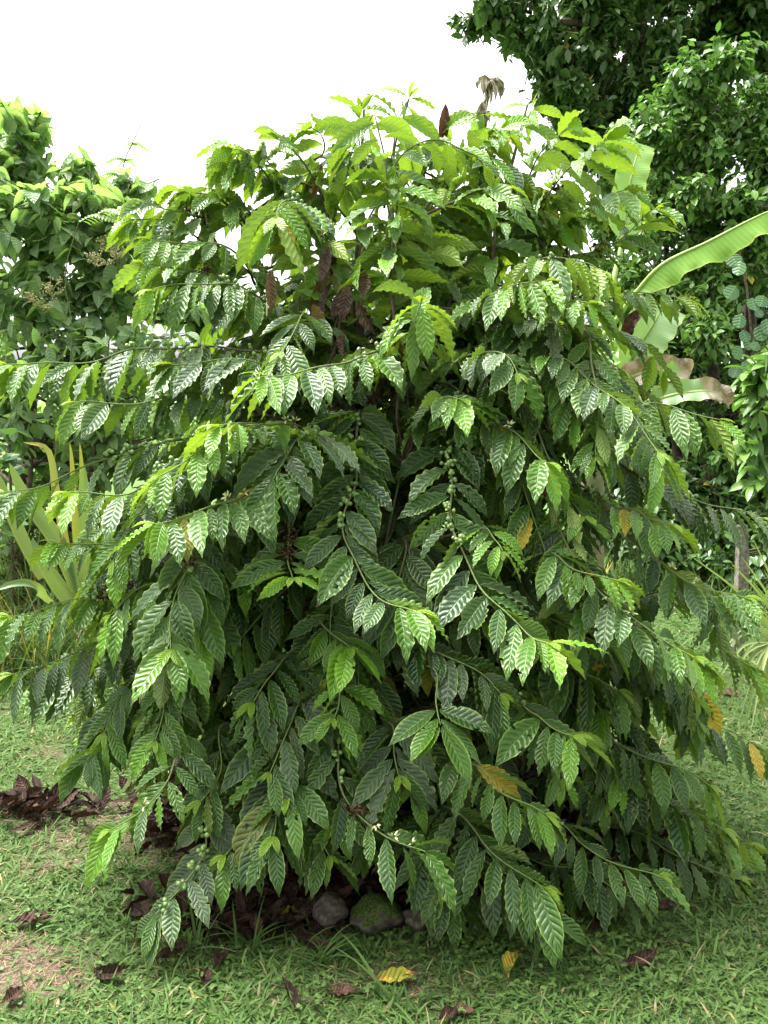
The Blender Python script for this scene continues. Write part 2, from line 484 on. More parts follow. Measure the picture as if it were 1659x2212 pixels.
# wooded hills far behind
hx = np.linspace(-260, 260, 80); hy = np.linspace(150, 330, 30)
X, Y = np.meshgrid(hx, hy)
t = np.sin(PI * (Y - 150) / 180)
Z = -1 + t * (13 + 5 * np.sin(X / 37.) + 3 * np.sin(X / 13. + 1) + 1.2 * np.sin(X / 4.1))
ny, nx_ = X.shape
j, i = np.meshgrid(np.arange(ny - 1), np.arange(nx_ - 1), indexing='ij'); b = j * nx_ + i
mb = MB(); mb.add(np.stack([X, Y, Z], -1), np.stack([b, b + 1, b + nx_ + 1, b + nx_], -1).reshape(-1, 4), (0, 0, 0, 0))
mb.build('hills', M['hill'])['kind'] = 'structure'

# ------------------------------------------------------------------ grass (too many blades to count)
def scatter(n, x0, x1, y0, y1):
    return rng.uniform(x0, x1, n), rng.uniform(y0, y1, n)
def in_view(x, y, pad=1.12):
    return np.abs(x) < (y * .47 * pad + .15)
mb = MB()
def grass_patch(n, y0, y1, Lm, Wm, ns):
    x, y = scatter(n, -3.6, 3.6, y0, y1)
    keep = in_view(x, y) & (rng.uniform(0, 1, n) > np.clip(bareness(x, y) * 1.25 - .05, 0, .93)) & (rng.uniform(0, 1, n) > litter(x, y) * 1.15)
    x, y = x[keep], y[keep]; k = len(x)
    cx, cy = x, y
    az = rng.uniform(0, 2 * PI, k); el = rng.uniform(.12, 1.15, k)
    D = np.stack([np.cos(az) * np.cos(el), np.sin(az) * np.cos(el), np.sin(el)], 1)
    N = np.stack([-np.cos(az) * np.sin(el), -np.sin(az) * np.sin(el), np.cos(el)], 1) + rng.normal(0, .25, (k, 3))
    L = Lm * rng.lognormal(0, .42, k); W = Wm * rng.uniform(.55, 1.7, k)
    big = gnoise(x, y, 1.7) * .18
    yel = np.where(rng.uniform(0, 1, k) < .03, rng.uniform(.8, 1.0, k), 0)
    tint = np.stack([np.clip(rng.beta(2, 3, k) + big, 0, 1), rng.uniform(0, 1, k), yel, np.zeros(k)], 1)
    ribbon(mb, on_ground(x, y, .0), D, N, L, W, ns, 1, prof_blade, rng.uniform(.3, 1.4, k), .25, tint=tint)
grass_patch(80000, 1.95, 3.3, .035, .0068, 3)
grass_patch(42000, 3.3, 5.0, .048, .009, 2)
grass_patch(42000, 5.0, 8.5, .065, .014, 2)
# dry straw lying between the blades
x, y = scatter(12000, -2.2, 2.2, 1.95, 4.2)
keep = in_view(x, y) & (rng.uniform(0, 1, 12000) < np.clip(.25 + bareness(x, y), 0, 1)); x, y = x[keep], y[keep]; k = len(x)
az = rng.uniform(0, 2 * PI, k); D = np.stack([np.cos(az), np.sin(az), rng.uniform(-.05, .25, k)], 1)
ribbon(mb, on_ground(x, y, .006), D, np.tile(UP, (k, 1)), rng.uniform(.02, .07, k), rng.uniform(.0015, .004, k), 2, 1, prof_blade, .2, .2, tint=np.stack([np.zeros(k), rng.uniform(0, 1, k), rng.uniform(.85, 1, k), np.zeros(k)], 1))
tag(mb.build('grass', M['grass']), 'short broad-bladed lawn grass with thin brown patches round the coffee bush', 'grass', kind='stuff')
# clover-like ground cover among the grass
mb = MB()
for (px, py, rx, ry, n) in ((1120, 2035, .30, .10, 420), (1330, 2000, .35, .2, 160), (1500, 1900, .4, .3, 100), (1050, 2010, .2, .06, 100), (300, 2080, .7, .2, 70), (1450, 2120, .6, .2, 100), (900, 2150, .6, .1, 60), (150, 1950, .4, .3, 60), (1560, 1750, .5, .5, 90)):
    c = G(px, py)
    x = c[0] + rng.normal(0, rx * .6, n); y = c[1] + rng.normal(0, ry * .6, n)
    az = rng.uniform(0, 2 * PI, n)
    for q in range(3):
        D = np.stack([np.cos(az + q * 2.09), np.sin(az + q * 2.09), np.full(n, .3)], 1)
        ribbon(mb, on_ground(x, y, .02 + .012 * np.sin(az * 9)), D, np.tile(UP, (n, 1)) + rng.normal(0, .2, (n, 3)), rng.uniform(.008, .015, n), rng.uniform(.008, .014, n), 3, 2, prof_round, .6, .2, tint=np.stack([rng.uniform(0, .8, n), rng.uniform(0, 1, n), np.zeros(n), np.zeros(n)], 1))
tag(mb.build('clover', M['weed']), 'low clover creeping through the lawn at the drip line of the coffee bush', 'ground cover', kind='stuff')

# ------------------------------------------------------------------ leaf litter under the bush
mb = MB()
n = 11000
x, y = scatter(n, -2.1, 1.3, 2.2, 4.5)
keep = rng.uniform(0, 1, n) < litter(x, y); x, y = x[keep], y[keep]; k = len(x)
az = rng.uniform(0, 2 * PI, k); D = np.stack([np.cos(az), np.sin(az), rng.uniform(-.1, .5, k)], 1)
ribbon(mb, on_ground(x, y, .012) + rng.uniform(0, .03, (k, 1)) * UP, D, np.tile(UP, (k, 1)) + rng.normal(0, .55, (k, 3)), rng.uniform(.045, .14, k), rng.uniform(.018, .05, k), 8, 4, prof_coffee, rng.uniform(-.9, .9, k), rng.uniform(.1, 1.2, k), .09, 4, tint=np.stack([np.zeros(k), rng.beta(1, 3.5, k), np.zeros(k), np.zeros(k)], 1))
tag(mb.build('leaf_litter', M['dryleaf']), 'dark brown rotting leaf litter spread beneath the coffee bush', 'leaf litter', kind='stuff')

# single fallen leaves that lie apart on the lawn: px, py, length, azimuth, width, curl, yellow, label
FALL = [
 (850, 2103, .17, 20, .055, .9, 1.0, 'curled fallen leaf half yellow and half dark red on bare soil'),
 (1096, 2095, .155, 82, .050, 1.2, .9, 'yellow-green fallen leaf standing folded on its edge in the lawn'),
 (235, 2122, .15, -25, .05, 1.3, 0, 'dark brown fallen leaf curled like a boat near a bare soil patch'),
 (1290, 2010, .17, 60, .055, 1.6, 0, 'grey-brown fallen leaf rolled into a hook in the grass beside clover'),
 (1385, 2098, .17, 8, .05, .9, 0, 'reddish brown fallen leaf lying alone on open green lawn'),
 (640, 2155, .17, 95, .035, 1.2, 0, 'thin dark brown rolled leaf lying upright across the grass by bare soil'),
 (70, 1985, .17, 18, .07, .8, 0, 'large brown fallen leaf with pale midrib on thin grass'),
 (60, 1722, .13, 10, .05, .7, 0, 'red-brown fallen leaf at the edge of the litter by the lawn'),
 (375, 2080, .15, 15, .06, 1.1, 0, 'blackish crumpled fallen leaf between two grass tufts'),
 (440, 2135, .10, 110, .045, .9, 0, 'small dark fallen leaf beside the boat-shaped one'),
 (480, 2075, .12, 75, .05, .8, 0, 'brown fallen leaf leaning against a grass blade near the litter edge'),
 (630, 1968, .13, 4, .07, .5, .75, 'dull yellow fallen leaf lying over the rim of the dark litter'),
 (690, 2040, .20, -32, .06, .4, 0, 'long red-brown fallen leaf with ribbed blade in front of the stones'),
 (970, 2185, .09, 25, .045, .9, 0, 'small maroon crumpled leaf on the near lawn'),
 (740, 2140, .10, 12, .055, .2, .1, 'flat grey-brown fallen leaf on the bare soil patch'),
 (1000, 2170, .08, 0, .04, .3, .1, 'pale tan fallen leaf lying flat on the near grass'),
 (1470, 2050, .08, -25, .025, .6, 0, 'tiny dark leaf fragment lying deep in the lawn'),
 (1440, 1960, .14, 6, .04, .8, 0, 'dark red fallen leaf in shade under the low outer twigs'),
 (1565, 1490, .22, -20, .09, .3, .12, 'pale brown fallen leaf on the lawn under the palm blades'),
 (30, 2165, .09, 50, .05, .8, 0, 'small purple-brown leaf beside the pale bare soil'),
]
for px, py, L, az, W, cu, ye, lab in FALL:
    c = G(px, py); az = R(az); L *= .78; W *= .8
    dip = min(.75, .45 * cu)
    D = np.array([[math.cos(az), math.sin(az), -dip]])
    B = on_ground(c[0], c[1], .012 + L * .22 * dip)[None] - np.array([[D[0, 0], D[0, 1], 0]]) * L * .45
    N = np.array([[-math.sin(az) * random.uniform(-.5, .5) * cu, math.cos(az) * random.uniform(-.5, .1) * cu, 1.0]])
    mb = MB()
    side = random.choice((-1, 1)) * .45
    ribbon(mb, B, D, N, L, W, 28, 10, prof_coffee, 2.2 * dip + .25 * cu, cu * random.uniform(.6, 1.3), .09, 4, scal=.05, tint=[[ye, random.uniform(.1, .7) if ye < .05 else .9, .55, 0]], g=(-math.sin(az) * side, math.cos(az) * side, .85), curl=-.25 * cu)
    tube(mb, [B[0] - D[0] * .018, B[0], B[0] + D[0] * L * .1], [.0012, .0014, .0012], 5, (0, .5, 0, 0))
    tag(mb.build('fallen_leaf', M['dryleaf'], loc=c), lab, 'fallen leaf', 'fallen leaves on the lawn')

# ------------------------------------------------------------------ stones round the foot of the bush
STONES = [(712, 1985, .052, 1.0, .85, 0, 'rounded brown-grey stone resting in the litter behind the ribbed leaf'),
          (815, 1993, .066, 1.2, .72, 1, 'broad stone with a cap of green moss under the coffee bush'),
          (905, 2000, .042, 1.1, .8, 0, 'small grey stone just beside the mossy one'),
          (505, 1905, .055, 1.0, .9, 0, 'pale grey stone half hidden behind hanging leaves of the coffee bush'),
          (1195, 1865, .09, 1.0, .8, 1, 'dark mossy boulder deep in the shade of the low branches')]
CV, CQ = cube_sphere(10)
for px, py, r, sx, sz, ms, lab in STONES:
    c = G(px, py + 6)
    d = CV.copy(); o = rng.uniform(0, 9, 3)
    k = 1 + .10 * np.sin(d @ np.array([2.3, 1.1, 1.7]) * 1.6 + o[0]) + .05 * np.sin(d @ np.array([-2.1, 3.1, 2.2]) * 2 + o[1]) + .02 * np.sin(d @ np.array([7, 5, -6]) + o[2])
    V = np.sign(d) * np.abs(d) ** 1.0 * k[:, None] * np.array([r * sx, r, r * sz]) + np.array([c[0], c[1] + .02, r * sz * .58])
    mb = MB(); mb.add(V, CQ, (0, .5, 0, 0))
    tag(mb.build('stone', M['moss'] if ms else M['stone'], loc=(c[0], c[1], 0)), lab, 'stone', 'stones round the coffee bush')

# ------------------------------------------------------------------ taller grass tufts at the litter edge
TUFTS = [(440, 1985, .21, 16, 'spreading tuft of long grass blades rooted in dark litter'),
         (540, 2040, .17, 18, 'low dense grass tuft on the border of lawn and litter'),
         (270, 1880, .15, 13, 'grass tuft under the bright low leaves beside the litter'),
         (690, 2070, .15, 14, 'grass tuft in front of the long ribbed fallen leaf'),
         (420, 2050, .19, 12, 'tuft with wide arching blades close to the blackish leaf'),
         (640, 1990, .15, 9, 'thin grass tuft growing between the stones and dull yellow leaf'),
         (850, 2150, .22, 5, 'few tall thin seeding grass stalks on the bare soil'),
         (900, 2020, .10, 9, 'short grass tuft before the small grey stone')]
for px, py, L, n, lab in TUFTS:
    c = G(px, py); mb = MB()
    az = rng.uniform(0, 2 * PI, n); el = rng.uniform(.45, 1.35, n)
    D = np.stack([np.cos(az) * np.cos(el), np.sin(az) * np.cos(el), np.sin(el)], 1)
    N = np.stack([-np.cos(az) * np.sin(el), -np.sin(az) * np.sin(el), np.cos(el)], 1)
    x, y = c[0] + rng.normal(0, .015, n), c[1] + rng.normal(0, .015, n)
    tint = np.stack([rng.uniform(.1, .7, n), rng.uniform(0, 1, n), np.zeros(n), np.zeros(n)], 1)
    ribbon(mb, on_ground(x, y), D, N, L * rng.uniform(.6, 1.15, n), rng.uniform(.006, .012, n), 10, 2, prof_blade, rng.uniform(.5, 1.6, n), .35, tint=tint)
    tag(mb.build('grass_tuft', M['grass'], loc=(c[0], c[1], 0)), lab, 'grass tuft', 'taller grass tufts')

# ------------------------------------------------------------------ the coffee bush
bush = thing('coffee_bush', (BUSH[0], BUSH[1], 0), 'large many-stemmed coffee bush with glossy ribbed drooping leaves and green berries', 'bush')
STEMS = [
 ([(.02, 3.45, -.05), P(775, 1300, 3.45), P(772, 850, 3.45), P(770, 600, 3.5), P(778, 400, 3.5), P(786, 238, 3.5)], .026),
 ([(-.06, 3.42, -.05), P(750, 1200, 3.4), P(745, 700, 3.42), P(700, 440, 3.42), P(640, 330, 3.4), P(597, 292, 3.38)], .02),
 ([(.14, 3.4, -.05), P(900, 1250, 3.35), P(1010, 800, 3.3), P(1062, 580, 3.25), P(1068, 412, 3.2)], .021),
 ([(.12, 3.55, -.05), P(930, 1100, 3.6), P(1060, 640, 3.65), P(1095, 400, 3.6), P(1140, 225, 3.55)], .02),
 ([(.04, 3.6, -.05), P(850, 1000, 3.65), P(870, 600, 3.7), P(850, 350, 3.65), P(884, 212, 3.6)], .018),
 ([(-.16, 3.3, -.05), P(650, 1500, 3.15), P(600, 1250, 3.0), P(640, 1000, 3.1)], .018),
 ([(.08, 3.35, -.05), P(830, 1200, 3.3), P(850, 800, 3.25), P(850, 560, 3.15), P(861, 405, 3.1)], .018),
 ([(-.12, 3.55, -.05), P(640, 1150, 3.6), P(600, 800, 3.6), P(560, 560, 3.55), P(480, 430, 3.5)], .018),
 ([(.22, 3.4, -.05), P(1080, 1400, 3.3), P(1150, 1100, 3.2), P(1200, 860, 3.2), P(1240, 640, 3.3)], .019),
 ([(.0, 3.25, -.05), P(790, 1550, 3.05), P(810, 1300, 2.95), P(870, 1000, 3.0)], .017),
]
stem_pts = []
for pts, r in STEMS:
    path, sl = catmull(pts, .05)
    t = sl / sl[-1]
    mb = MB()
    rad = r * (1 - .82 * t) * (1 + .05 * np.sin(sl * 45))
    tube(mb, path, rad, 8, np.stack([np.clip((t - .75) * 2.2, 0, .5), t * 0 + .5, t * 0, t * 0], 1))
    mb.build('stem', M['twig'], bush)
    stem_pts.append(np.hstack([path, rad[:, None]]))
STEM_ALL = np.vstack(stem_pts)

def attach(p, own_slope=.5):
    """where on the stems a branch through p leaves: lower than p, near"""
    d = STEM_ALL[:, :3] - p
    h = np.hypot(d[:, 0], d[:, 1])
    want = p[2] - own_slope * h
    cost = h + 1.6 * np.abs(STEM_ALL[:, 2] - want) + 3 * (STEM_ALL[:, 2] > p[2] + .05)
    return STEM_ALL[np.argmin(cost), :3]

def add_blossom(parent, C, T, dry, n=8):
    mb = MB(); k = n
    D = nrm(rng.normal(0, 1, (k, 3)) + np.array([0, -.4, .3]))
    if dry:
        ribbon(mb, np.tile(C, (k, 1)) + rng.normal(0, .012, (k, 3)), D, rng.normal(0, 1, (k, 3)), rng.uniform(.012, .03, k), rng.uniform(.003, .006, k), 4, 2, prof_strap, rng.uniform(-1, 1, k), .8, .1)
        balls(mb, np.tile(C, (k, 1)) + rng.normal(0, .013, (k, 3)), rng.uniform(.003, .007, k), (0, .5, 0, 0))
        mb.build('dried_blossom', M['driedflower'], parent)
    else:
        ribbon(mb, np.tile(C, (k, 1)) + D * .006, D, rng.normal(0, 1, (k, 3)), rng.uniform(.009, .018, k), .0055, 4, 2, prof_strap, rng.uniform(-.4, .8, k), .5)
        mb.build('blossom', M['blossom'], parent)

NLEAF = 0
def branch(pts, L=.20, droop=.55, bend=.7, age=.18, spacing=.036, fwd=.55, start=None, berries=None, ripe=0., dust=.12, yellow=.004, wav=.085, flowers=(), dry=(), tipbright=.75, wr=.35, tip=True, from_stem=True, thick=.0062, decussate=False, drop=.035, spread=1.0, detail=1, into=None, roll=.45, young=0.7, tipyellow=True, back=0., base=None):
    """one plagiotropic coffee branch: a twig with opposite pairs of hanging leaves, berries and blossom at its nodes"""
    global NLEAF
    pts = [np.asarray(p, float) for p in pts]
    if from_stem:
        b0 = attach(pts[0]) if base is None else np.asarray(base)
        full = [b0] + pts
    else:
        full = pts
    path, sl = catmull(full, .02)
    wob = np.stack([gnoise(sl * 5 + o_, sl * 3 + 2 * o_, 1.4) for o_ in rng.uniform(0, 50, 3)], 1) * .011 * np.minimum(1, sl / .15)[:, None]
    sag = -.05 * np.clip((sl / sl[-1] - .5) / .5, 0, 1)[:, None] ** 2 * UP * min(1, sl[-1])
    path = path + wob + (sag if not decussate else 0)
    tot = sl[-1]
    i0 = int(np.argmin(np.linalg.norm(path - pts[0], axis=1)))
    s0 = sl[i0] * .4 if start is None else start * tot
    t = sl / tot
    mb = MB() if into is None else into
    green = np.clip((t - .35) * 1.3, 0, .8)
    tube(mb, path, thick * (1 - .72 * t), 6, np.stack([green, t * 0 + .5, t * 0, t * 0], 1))
    br = mb.build('branch', M['twig'], bush) if into is None else None
    Tn = nrm(np.gradient(path, axis=0))
    nodes = []; s_ = tot - .004; sp = spacing * .55
    while s_ > s0:
        nodes.append(s_); s_ -= sp * random.uniform(.88, 1.12); sp = min(spacing, sp * 1.35)
    B, D, N, LL, BE, TI, WV, WR = [], [], [], [], [], [], [], []
    nn = len(nodes)
    for q, s_ in enumerate(nodes):
        p = np.array([np.interp(s_, sl, path[:, k]) for k in range(3)])
        tn = nrm(np.array([np.interp(s_, sl, Tn[:, k]) for k in range(3)]))
        if decussate or abs(tn[2]) > .93:
            a0 = (q % 2) * PI / 2 + random.uniform(-.25, .25) + back
            ref = np.array([math.cos(a0), math.sin(a0), 0])
            S = nrm(ref - tn * np.dot(ref, tn)); u = tn
        else:
            S = nrm(np.cross(tn, UP)); u = np.cross(S, tn)
        fresh = math.exp(-q / 1.5)
        for sg in (-1, 1):
            if q > 1 and random.random() < drop + .25 * max(0, q / max(nn, 1) - .75): continue
            fw = fwd + random.uniform(-.2, .2) + (.35 * fresh if not decussate else 0)
            fw = min(fw, 1.35)
            d = nrm(S * sg * math.cos(fw) * spread + tn * math.sin(fw))
            dr = max(-.2, droop * .50 + random.uniform(-.26, .26))
            d = nrm(d * math.cos(dr) - UP * math.sin(dr))
            nvec = u + S * sg * random.uniform(-.1, .35) + rng.normal(0, .14, 3)
            if decussate: nvec = UP + .3 * S * sg + rng.normal(0, .12, 3)
            ro = random.gauss(0, roll); ax_ = d
            nvec = nvec * math.cos(ro) + np.cross(ax_, nvec) * math.sin(ro) + ax_ * np.dot(ax_, nvec) * (1 - math.cos(ro))
            l = L * .99 * random.choice((1, 1, 1, .8)) * random.uniform(.76, 1.15) * (1 - .08 * fresh)
            if q == 0: l *= .92
            B.append(p + d * .008); D.append(d); N.append(nvec); LL.append(l)
            BE.append(bend * .9 * random.uniform(.5, 1.4)); WR.append(wr * .91 * random.uniform(.82, 1.14)); WV.append(wav * random.uniform(.5, 1.4))
            yv = random.uniform(.15, .5) if random.random() < yellow else 0
            yo = min(1, age * random.uniform(.1, 2.0) + tipbright * 1.15 * fresh * random.uniform(.75, 1.1))
            du = random.random() ** 2 * dust * 2.2 * (1 - fresh)
            TI.append((yo, random.random(), yv, min(.85, du)))
    if tip and nn:
        p, tn = path[-1], Tn[-1]
        S = nrm(np.cross(tn, UP)) if abs(tn[2]) < .93 else np.array([1., 0, 0])
        for sg in (-1, 1):
            d = nrm(tn + S * sg * .45 + UP * .35)
            l = random.uniform(.22, .42) * L
            B.append(p); D.append(d); N.append(np.cross(S, tn)); LL.append(l); BE.append(.8); WR.append(.36); WV.append(.03)
            TI.append((1.0, .8, .1 if not tipyellow else .17, 0))
    if B:
        K = len(B); ns = 26 if detail else 14; nx = 6 if detail else 4
        notch = np.ones((K, ns + 1))
        for k in range(K):
            if TI[k][3] > .25 or random.random() < .14:
                for _ in range(random.randint(1, 2)):
                    c = random.randint(4, ns - 2)
                    notch[k, c] *= random.uniform(.55, .85)
                    if random.random() < .4: notch[k, min(ns, c + 1)] *= random.uniform(.5, .8)
        LLa = np.array(LL); holes = []
        for k in range(K):
            if detail and TI[k][0] < .6 and random.random() < .16:
                for _ in range(random.randint(1, 3)):
                    i_, j_ = random.randint(4, ns - 4), random.choice((0, 1, 1, nx - 2, nx - 2, nx - 1))
                    holes += [(k, i_, j_)] + ([(k, i_ + 1, j_)] if random.random() < .6 else [])
        mb = MB() if into is None else into
        ribbon(mb, B, D, N, LLa, LLa * np.array(WR), ns, nx, prof_coffee, BE, rng.uniform(.12, .55, K), WV, rng.uniform(5.5, 8.5, K), np.array(TI), notch=notch, holes=holes, scal=np.minimum(.048, np.array(WV)[:, None] * .8), mi=0 if into is None else 1)
        if into is None: mb.build('leaves', M['coffee'], br)
        NLEAF += K
    if berries is None and into is None and detail and len(pts) > 3 and random.random() < .6: berries = (.5, .74)
    if berries:
        for s_ in np.arange(berries[0] * tot, berries[1] * tot, .055):
            C, rr, tt = [], [], []
            p = np.array([np.interp(s_, sl, path[:, k]) for k in range(3)])
            o = nrm(rng.normal(0, 1, 3))
            for _ in range(random.randint(4, 11)):
                o = nrm(o + rng.normal(0, .8, 3)); r = random.uniform(.0055, .0078)
                C.append(p + o * .0165 + np.array([0, -.009, .006]) + rng.normal(0, .003, 3)); rr.append(r * 1.05)
                tt.append((1.0 if random.random() < ripe else 0, random.random(), 0, 0))
            mb = MB(); balls(mb, C, rr, tt); mb.build('berry_cluster', M['berry'], br)
    for f in flowers:
        k = int(f * (len(path) - 1)); add_blossom(br, path[k] + UP * .012, Tn[k], False)
    for f in dry:
        k = int(f * (len(path) - 1)); add_blossom(br, path[k] + UP * .008, Tn[k], True, 17)
    return br

def PB(*a): return [P(*q) for q in a]
# --- crown shoots against the sky and right-hand tree
branch(PB((772, 470, 3.5), (780, 350, 3.5), (786, 240, 3.5)), L=.19, roll=.8, wr=.33, decussate=True, droop=-.1, bend=1.5, age=.39, spacing=.055, from_stem=False, thick=.006, fwd=.35, tip=True)
branch(PB((725, 480, 3.42), (655, 345, 3.4), (597, 292, 3.38)), L=.19, roll=.8, wr=.33, droop=.05, bend=1.2, age=.42, from_stem=False, spacing=.07)
branch(PB((640, 450, 3.45), (575, 360, 3.4), (530, 310, 3.38), (505, 296, 3.36)), L=.19, roll=.8, wr=.33, droop=.2, bend=1.2, age=.39, spacing=.065)
branch(PB((500, 560, 3.45), (430, 480, 3.4), (360, 440, 3.35), (315, 425, 3.32)), L=.19, roll=.8, wr=.33, droop=.5, bend=1.2, age=.39, dry=(.6, .72))
branch(PB((560, 480, 3.5), (500, 420, 3.5), (450, 395, 3.5), (420, 395, 3.5)), L=.19, roll=.8, wr=.33, droop=.4, bend=1.2, age=.39)
branch(PB((560, 650, 3.35), (480, 610, 3.25), (390, 575, 3.18), (305, 548, 3.12)), L=.20, roll=.8, wr=.33, droop=.85, bend=1.0, age=.37, berries=(.35, .62), dry=(.7,))
branch(PB((640, 680, 3.3), (520, 620, 3.15), (420, 596, 3.08), (330, 600, 3.0)), L=.20, roll=.8, wr=.33, droop=.95, bend=.9, age=.25, berries=(.4, .75))
branch(PB((830, 450, 3.65), (850, 300, 3.62), (884, 214, 3.6)), L=.19, roll=.8, wr=.33, droop=.0, bend=1.3, age=.42, decussate=True, spacing=.055, from_stem=False, fwd=.4)
branch(PB((940, 470, 3.6), (985, 370, 3.55), (1030, 300, 3.5), (1045, 278, 3.5)), L=.19, roll=.8, wr=.33, droop=.2, bend=1.2, age=.36, spacing=.040, yellow=.02)
branch(PB((900, 420, 3.6), (940, 310, 3.6), (965, 255, 3.6)), L=.18, roll=.8, wr=.33, droop=.3, bend=1.2, age=.36, spacing=.040, yellow=.03)
branch(PB((1090, 460, 3.6), (1105, 340, 3.58), (1145, 225, 3.55)), L=.19, roll=.8, wr=.33, droop=.05, bend=1.4, age=.42, spacing=.055, decussate=True, from_stem=False, fwd=.4)
branch(PB((1110, 440, 3.5), (1170, 330, 3.45), (1220, 260, 3.4)), L=.20, roll=.8, wr=.33, droop=.2, bend=1.3, age=.40, spacing=.06)
branch(PB((1120, 500, 3.4), (1190, 400, 3.3), (1260, 320, 3.22), (1310, 272, 3.18)), L=.21, roll=.8, wr=.33, droop=.45, bend=1.1, age=.38, spacing=.040, dry=(.55, .65, .45))
branch(PB((1062, 600, 3.25), (1066, 500, 3.22), (1068, 415, 3.2)), L=.23, roll=.8, wr=.33, droop=-.15, bend=1.7, age=.38, decussate=True, spacing=.055, from_stem=False, fwd=.3, wav=.06)
branch(PB((845, 580, 3.15), (853, 490, 3.13), (861, 408, 3.1)), L=.21, roll=.8, wr=.33, droop=.1, bend=1.8, age=.46, decussate=True, spacing=.041, from_stem=False, fwd=.3, dry=(.35,))
branch(PB((1130, 640, 3.3), (1230, 560, 3.3), (1330, 530, 3.25), (1390, 450, 3.3), (1415, 432, 3.3)), L=.17, roll=.8, wr=.33, droop=.5, bend=1.0, age=.3, spacing=.055, dry=(.5, .65))
branch(PB((1080, 700, 3.2), (1250, 645, 3.15), (1390, 625, 3.1), (1490, 608, 3.08)), L=.13, roll=.8, wr=.33, droop=.75, bend=.9, age=.25, spacing=.040, dry=(.6, .7, .5))
branch(PB((1090, 620, 3.1), (1180, 565, 3.0), (1260, 556, 2.95), (1305, 572, 2.92)), L=.20, roll=.8, wr=.33, droop=.95, bend=.9, age=.42, spacing=.040, fwd=.4)
branch(PB((1060, 640, 3.05), (1120, 610, 2.95), (1180, 600, 2.9)), L=.19, roll=.8, wr=.33, droop=1.0, bend=.8, age=.3)
branch(PB((640, 430, 3.2), (610, 425, 3.1), (598, 440, 3.05), (594, 450, 3.03)), L=.22, roll=.8, wr=.33, droop=1.2, bend=.8, age=.49, spacing=.022, wav=.09, drop=0, fwd=.3)
branch(PB((890, 760, 3.0), (900, 700, 2.85), (905, 668, 2.78), (906, 662, 2.76)), L=.20, roll=.8, wr=.33, droop=.85, bend=1.6, age=.95, spacing=.026, wav=.10, drop=0, decussate=True, start=.45, fwd=.15, tipbright=.5)
branch(PB((760, 640, 3.35), (700, 560, 3.25), (680, 500, 3.2)), L=.19, roll=.8, wr=.33, droop=1.1, bend=.8, age=.4, spacing=.040, yellow=.5)
branch(PB((735, 690, 3.4), (700, 590, 3.35), (705, 560, 3.3)), L=.19, roll=.8, wr=.33, droop=1.2, bend=.6, age=.1, yellow=.0, spacing=.05)
branch(PB((960, 640, 3.3), (930, 560, 3.2), (920, 500, 3.15)), L=.19, roll=.8, wr=.33, droop=.9, bend=.9, age=.39)
branch(PB((950, 540, 3.45), (960, 430, 3.4), (990, 380, 3.35)), L=.20, roll=.8, wr=.33, droop=.6, bend=1.1, age=.39)
branch(PB((1150, 620, 3.4), (1210, 500, 3.35), (1290, 420, 3.3), (1350, 390, 3.28)), L=.21, roll=.8, wr=.33, droop=.7, bend=1.0, age=.28)
branch(PB((1180, 700, 3.0), (1235, 650, 2.9), (1280, 640, 2.86)), L=.20, roll=.8, wr=.33, droop=1.0, bend=.8, age=.25)
branch(PB((1090, 720, 3.1), (1160, 680, 3.0), (1215, 680, 2.92)), L=.20, roll=.8, wr=.33, droop=.9, bend=.7, age=.05, dust=.5, tipbright=.2)
# --- the middle, left
branch(PB((640, 765, 3.15), (420, 752, 3.05), (200, 762, 2.98), (60, 758, 2.92), (5, 752, 2.9)), L=.20, droop=1.05, bend=.7, age=.12, spacing=.040, berries=(.3, .7), fwd=.45)
branch(PB((600, 800, 3.0), (480, 770, 2.95), (380, 760, 2.9)), L=.22, droop=1.0, bend=.7, age=.05, dust=.3, tipbright=.3)
branch(PB((520, 865, 3.0), (350, 862, 2.9), (230, 857, 2.84), (165, 850, 2.8)), L=.18, droop=1.05, bend=.8, age=.28, spacing=.040, fwd=.5)
branch(PB((830, 760, 2.95), (740, 775, 2.8), (640, 788, 2.7), (565, 776, 2.62)), L=.19, droop=.95, bend=.9, age=.22, spacing=.045, berries=(.3, .6), fwd=.5)
branch(PB((660, 935, 2.85), (580, 908, 2.7), (520, 900, 2.62), (482, 894, 2.57)), L=.19, droop=.75, bend=1.1, age=.4, spacing=.045, flowers=(.55, .62), tipbright=.95)
branch(PB((600, 900, 3.0), (420, 945, 2.9), (250, 985, 2.85), (120, 1015, 2.8), (10, 1030, 2.76)), L=.18, droop=1.0, bend=.8, age=.12, spacing=.041, berries=(.4, .75), drop=.25)
branch(PB((480, 945, 2.85), (400, 985, 2.72), (280, 1050, 2.62), (150, 1040, 2.55)), L=.17, droop=.85, bend=.9, age=.25, spacing=.041, fwd=.45)
branch(PB((560, 920, 2.75), (470, 945, 2.62), (400, 985, 2.55), (350, 1000, 2.52)), L=.18, droop=.7, bend=.9, age=.38, spacing=.045)
branch(PB((640, 1010, 2.85), (540, 1055, 2.68), (430, 1085, 2.52), (330, 1098, 2.42)), L=.205, droop=.65, bend=1.0, age=.22, spacing=.042, flowers=(.62, .7), berries=(.3, .5), tipbright=.85)
branch(PB((330, 1200, 2.9), (230, 1165, 2.82), (125, 1152, 2.75)), L=.17, droop=.6, bend=.9, age=.25, spacing=.05)
branch(PB((400, 1260, 2.85), (250, 1285, 2.75), (120, 1290, 2.68), (20, 1296, 2.62)), L=.17, droop=.8, bend=.8, age=.18, spacing=.040, dry=(.6, .7))
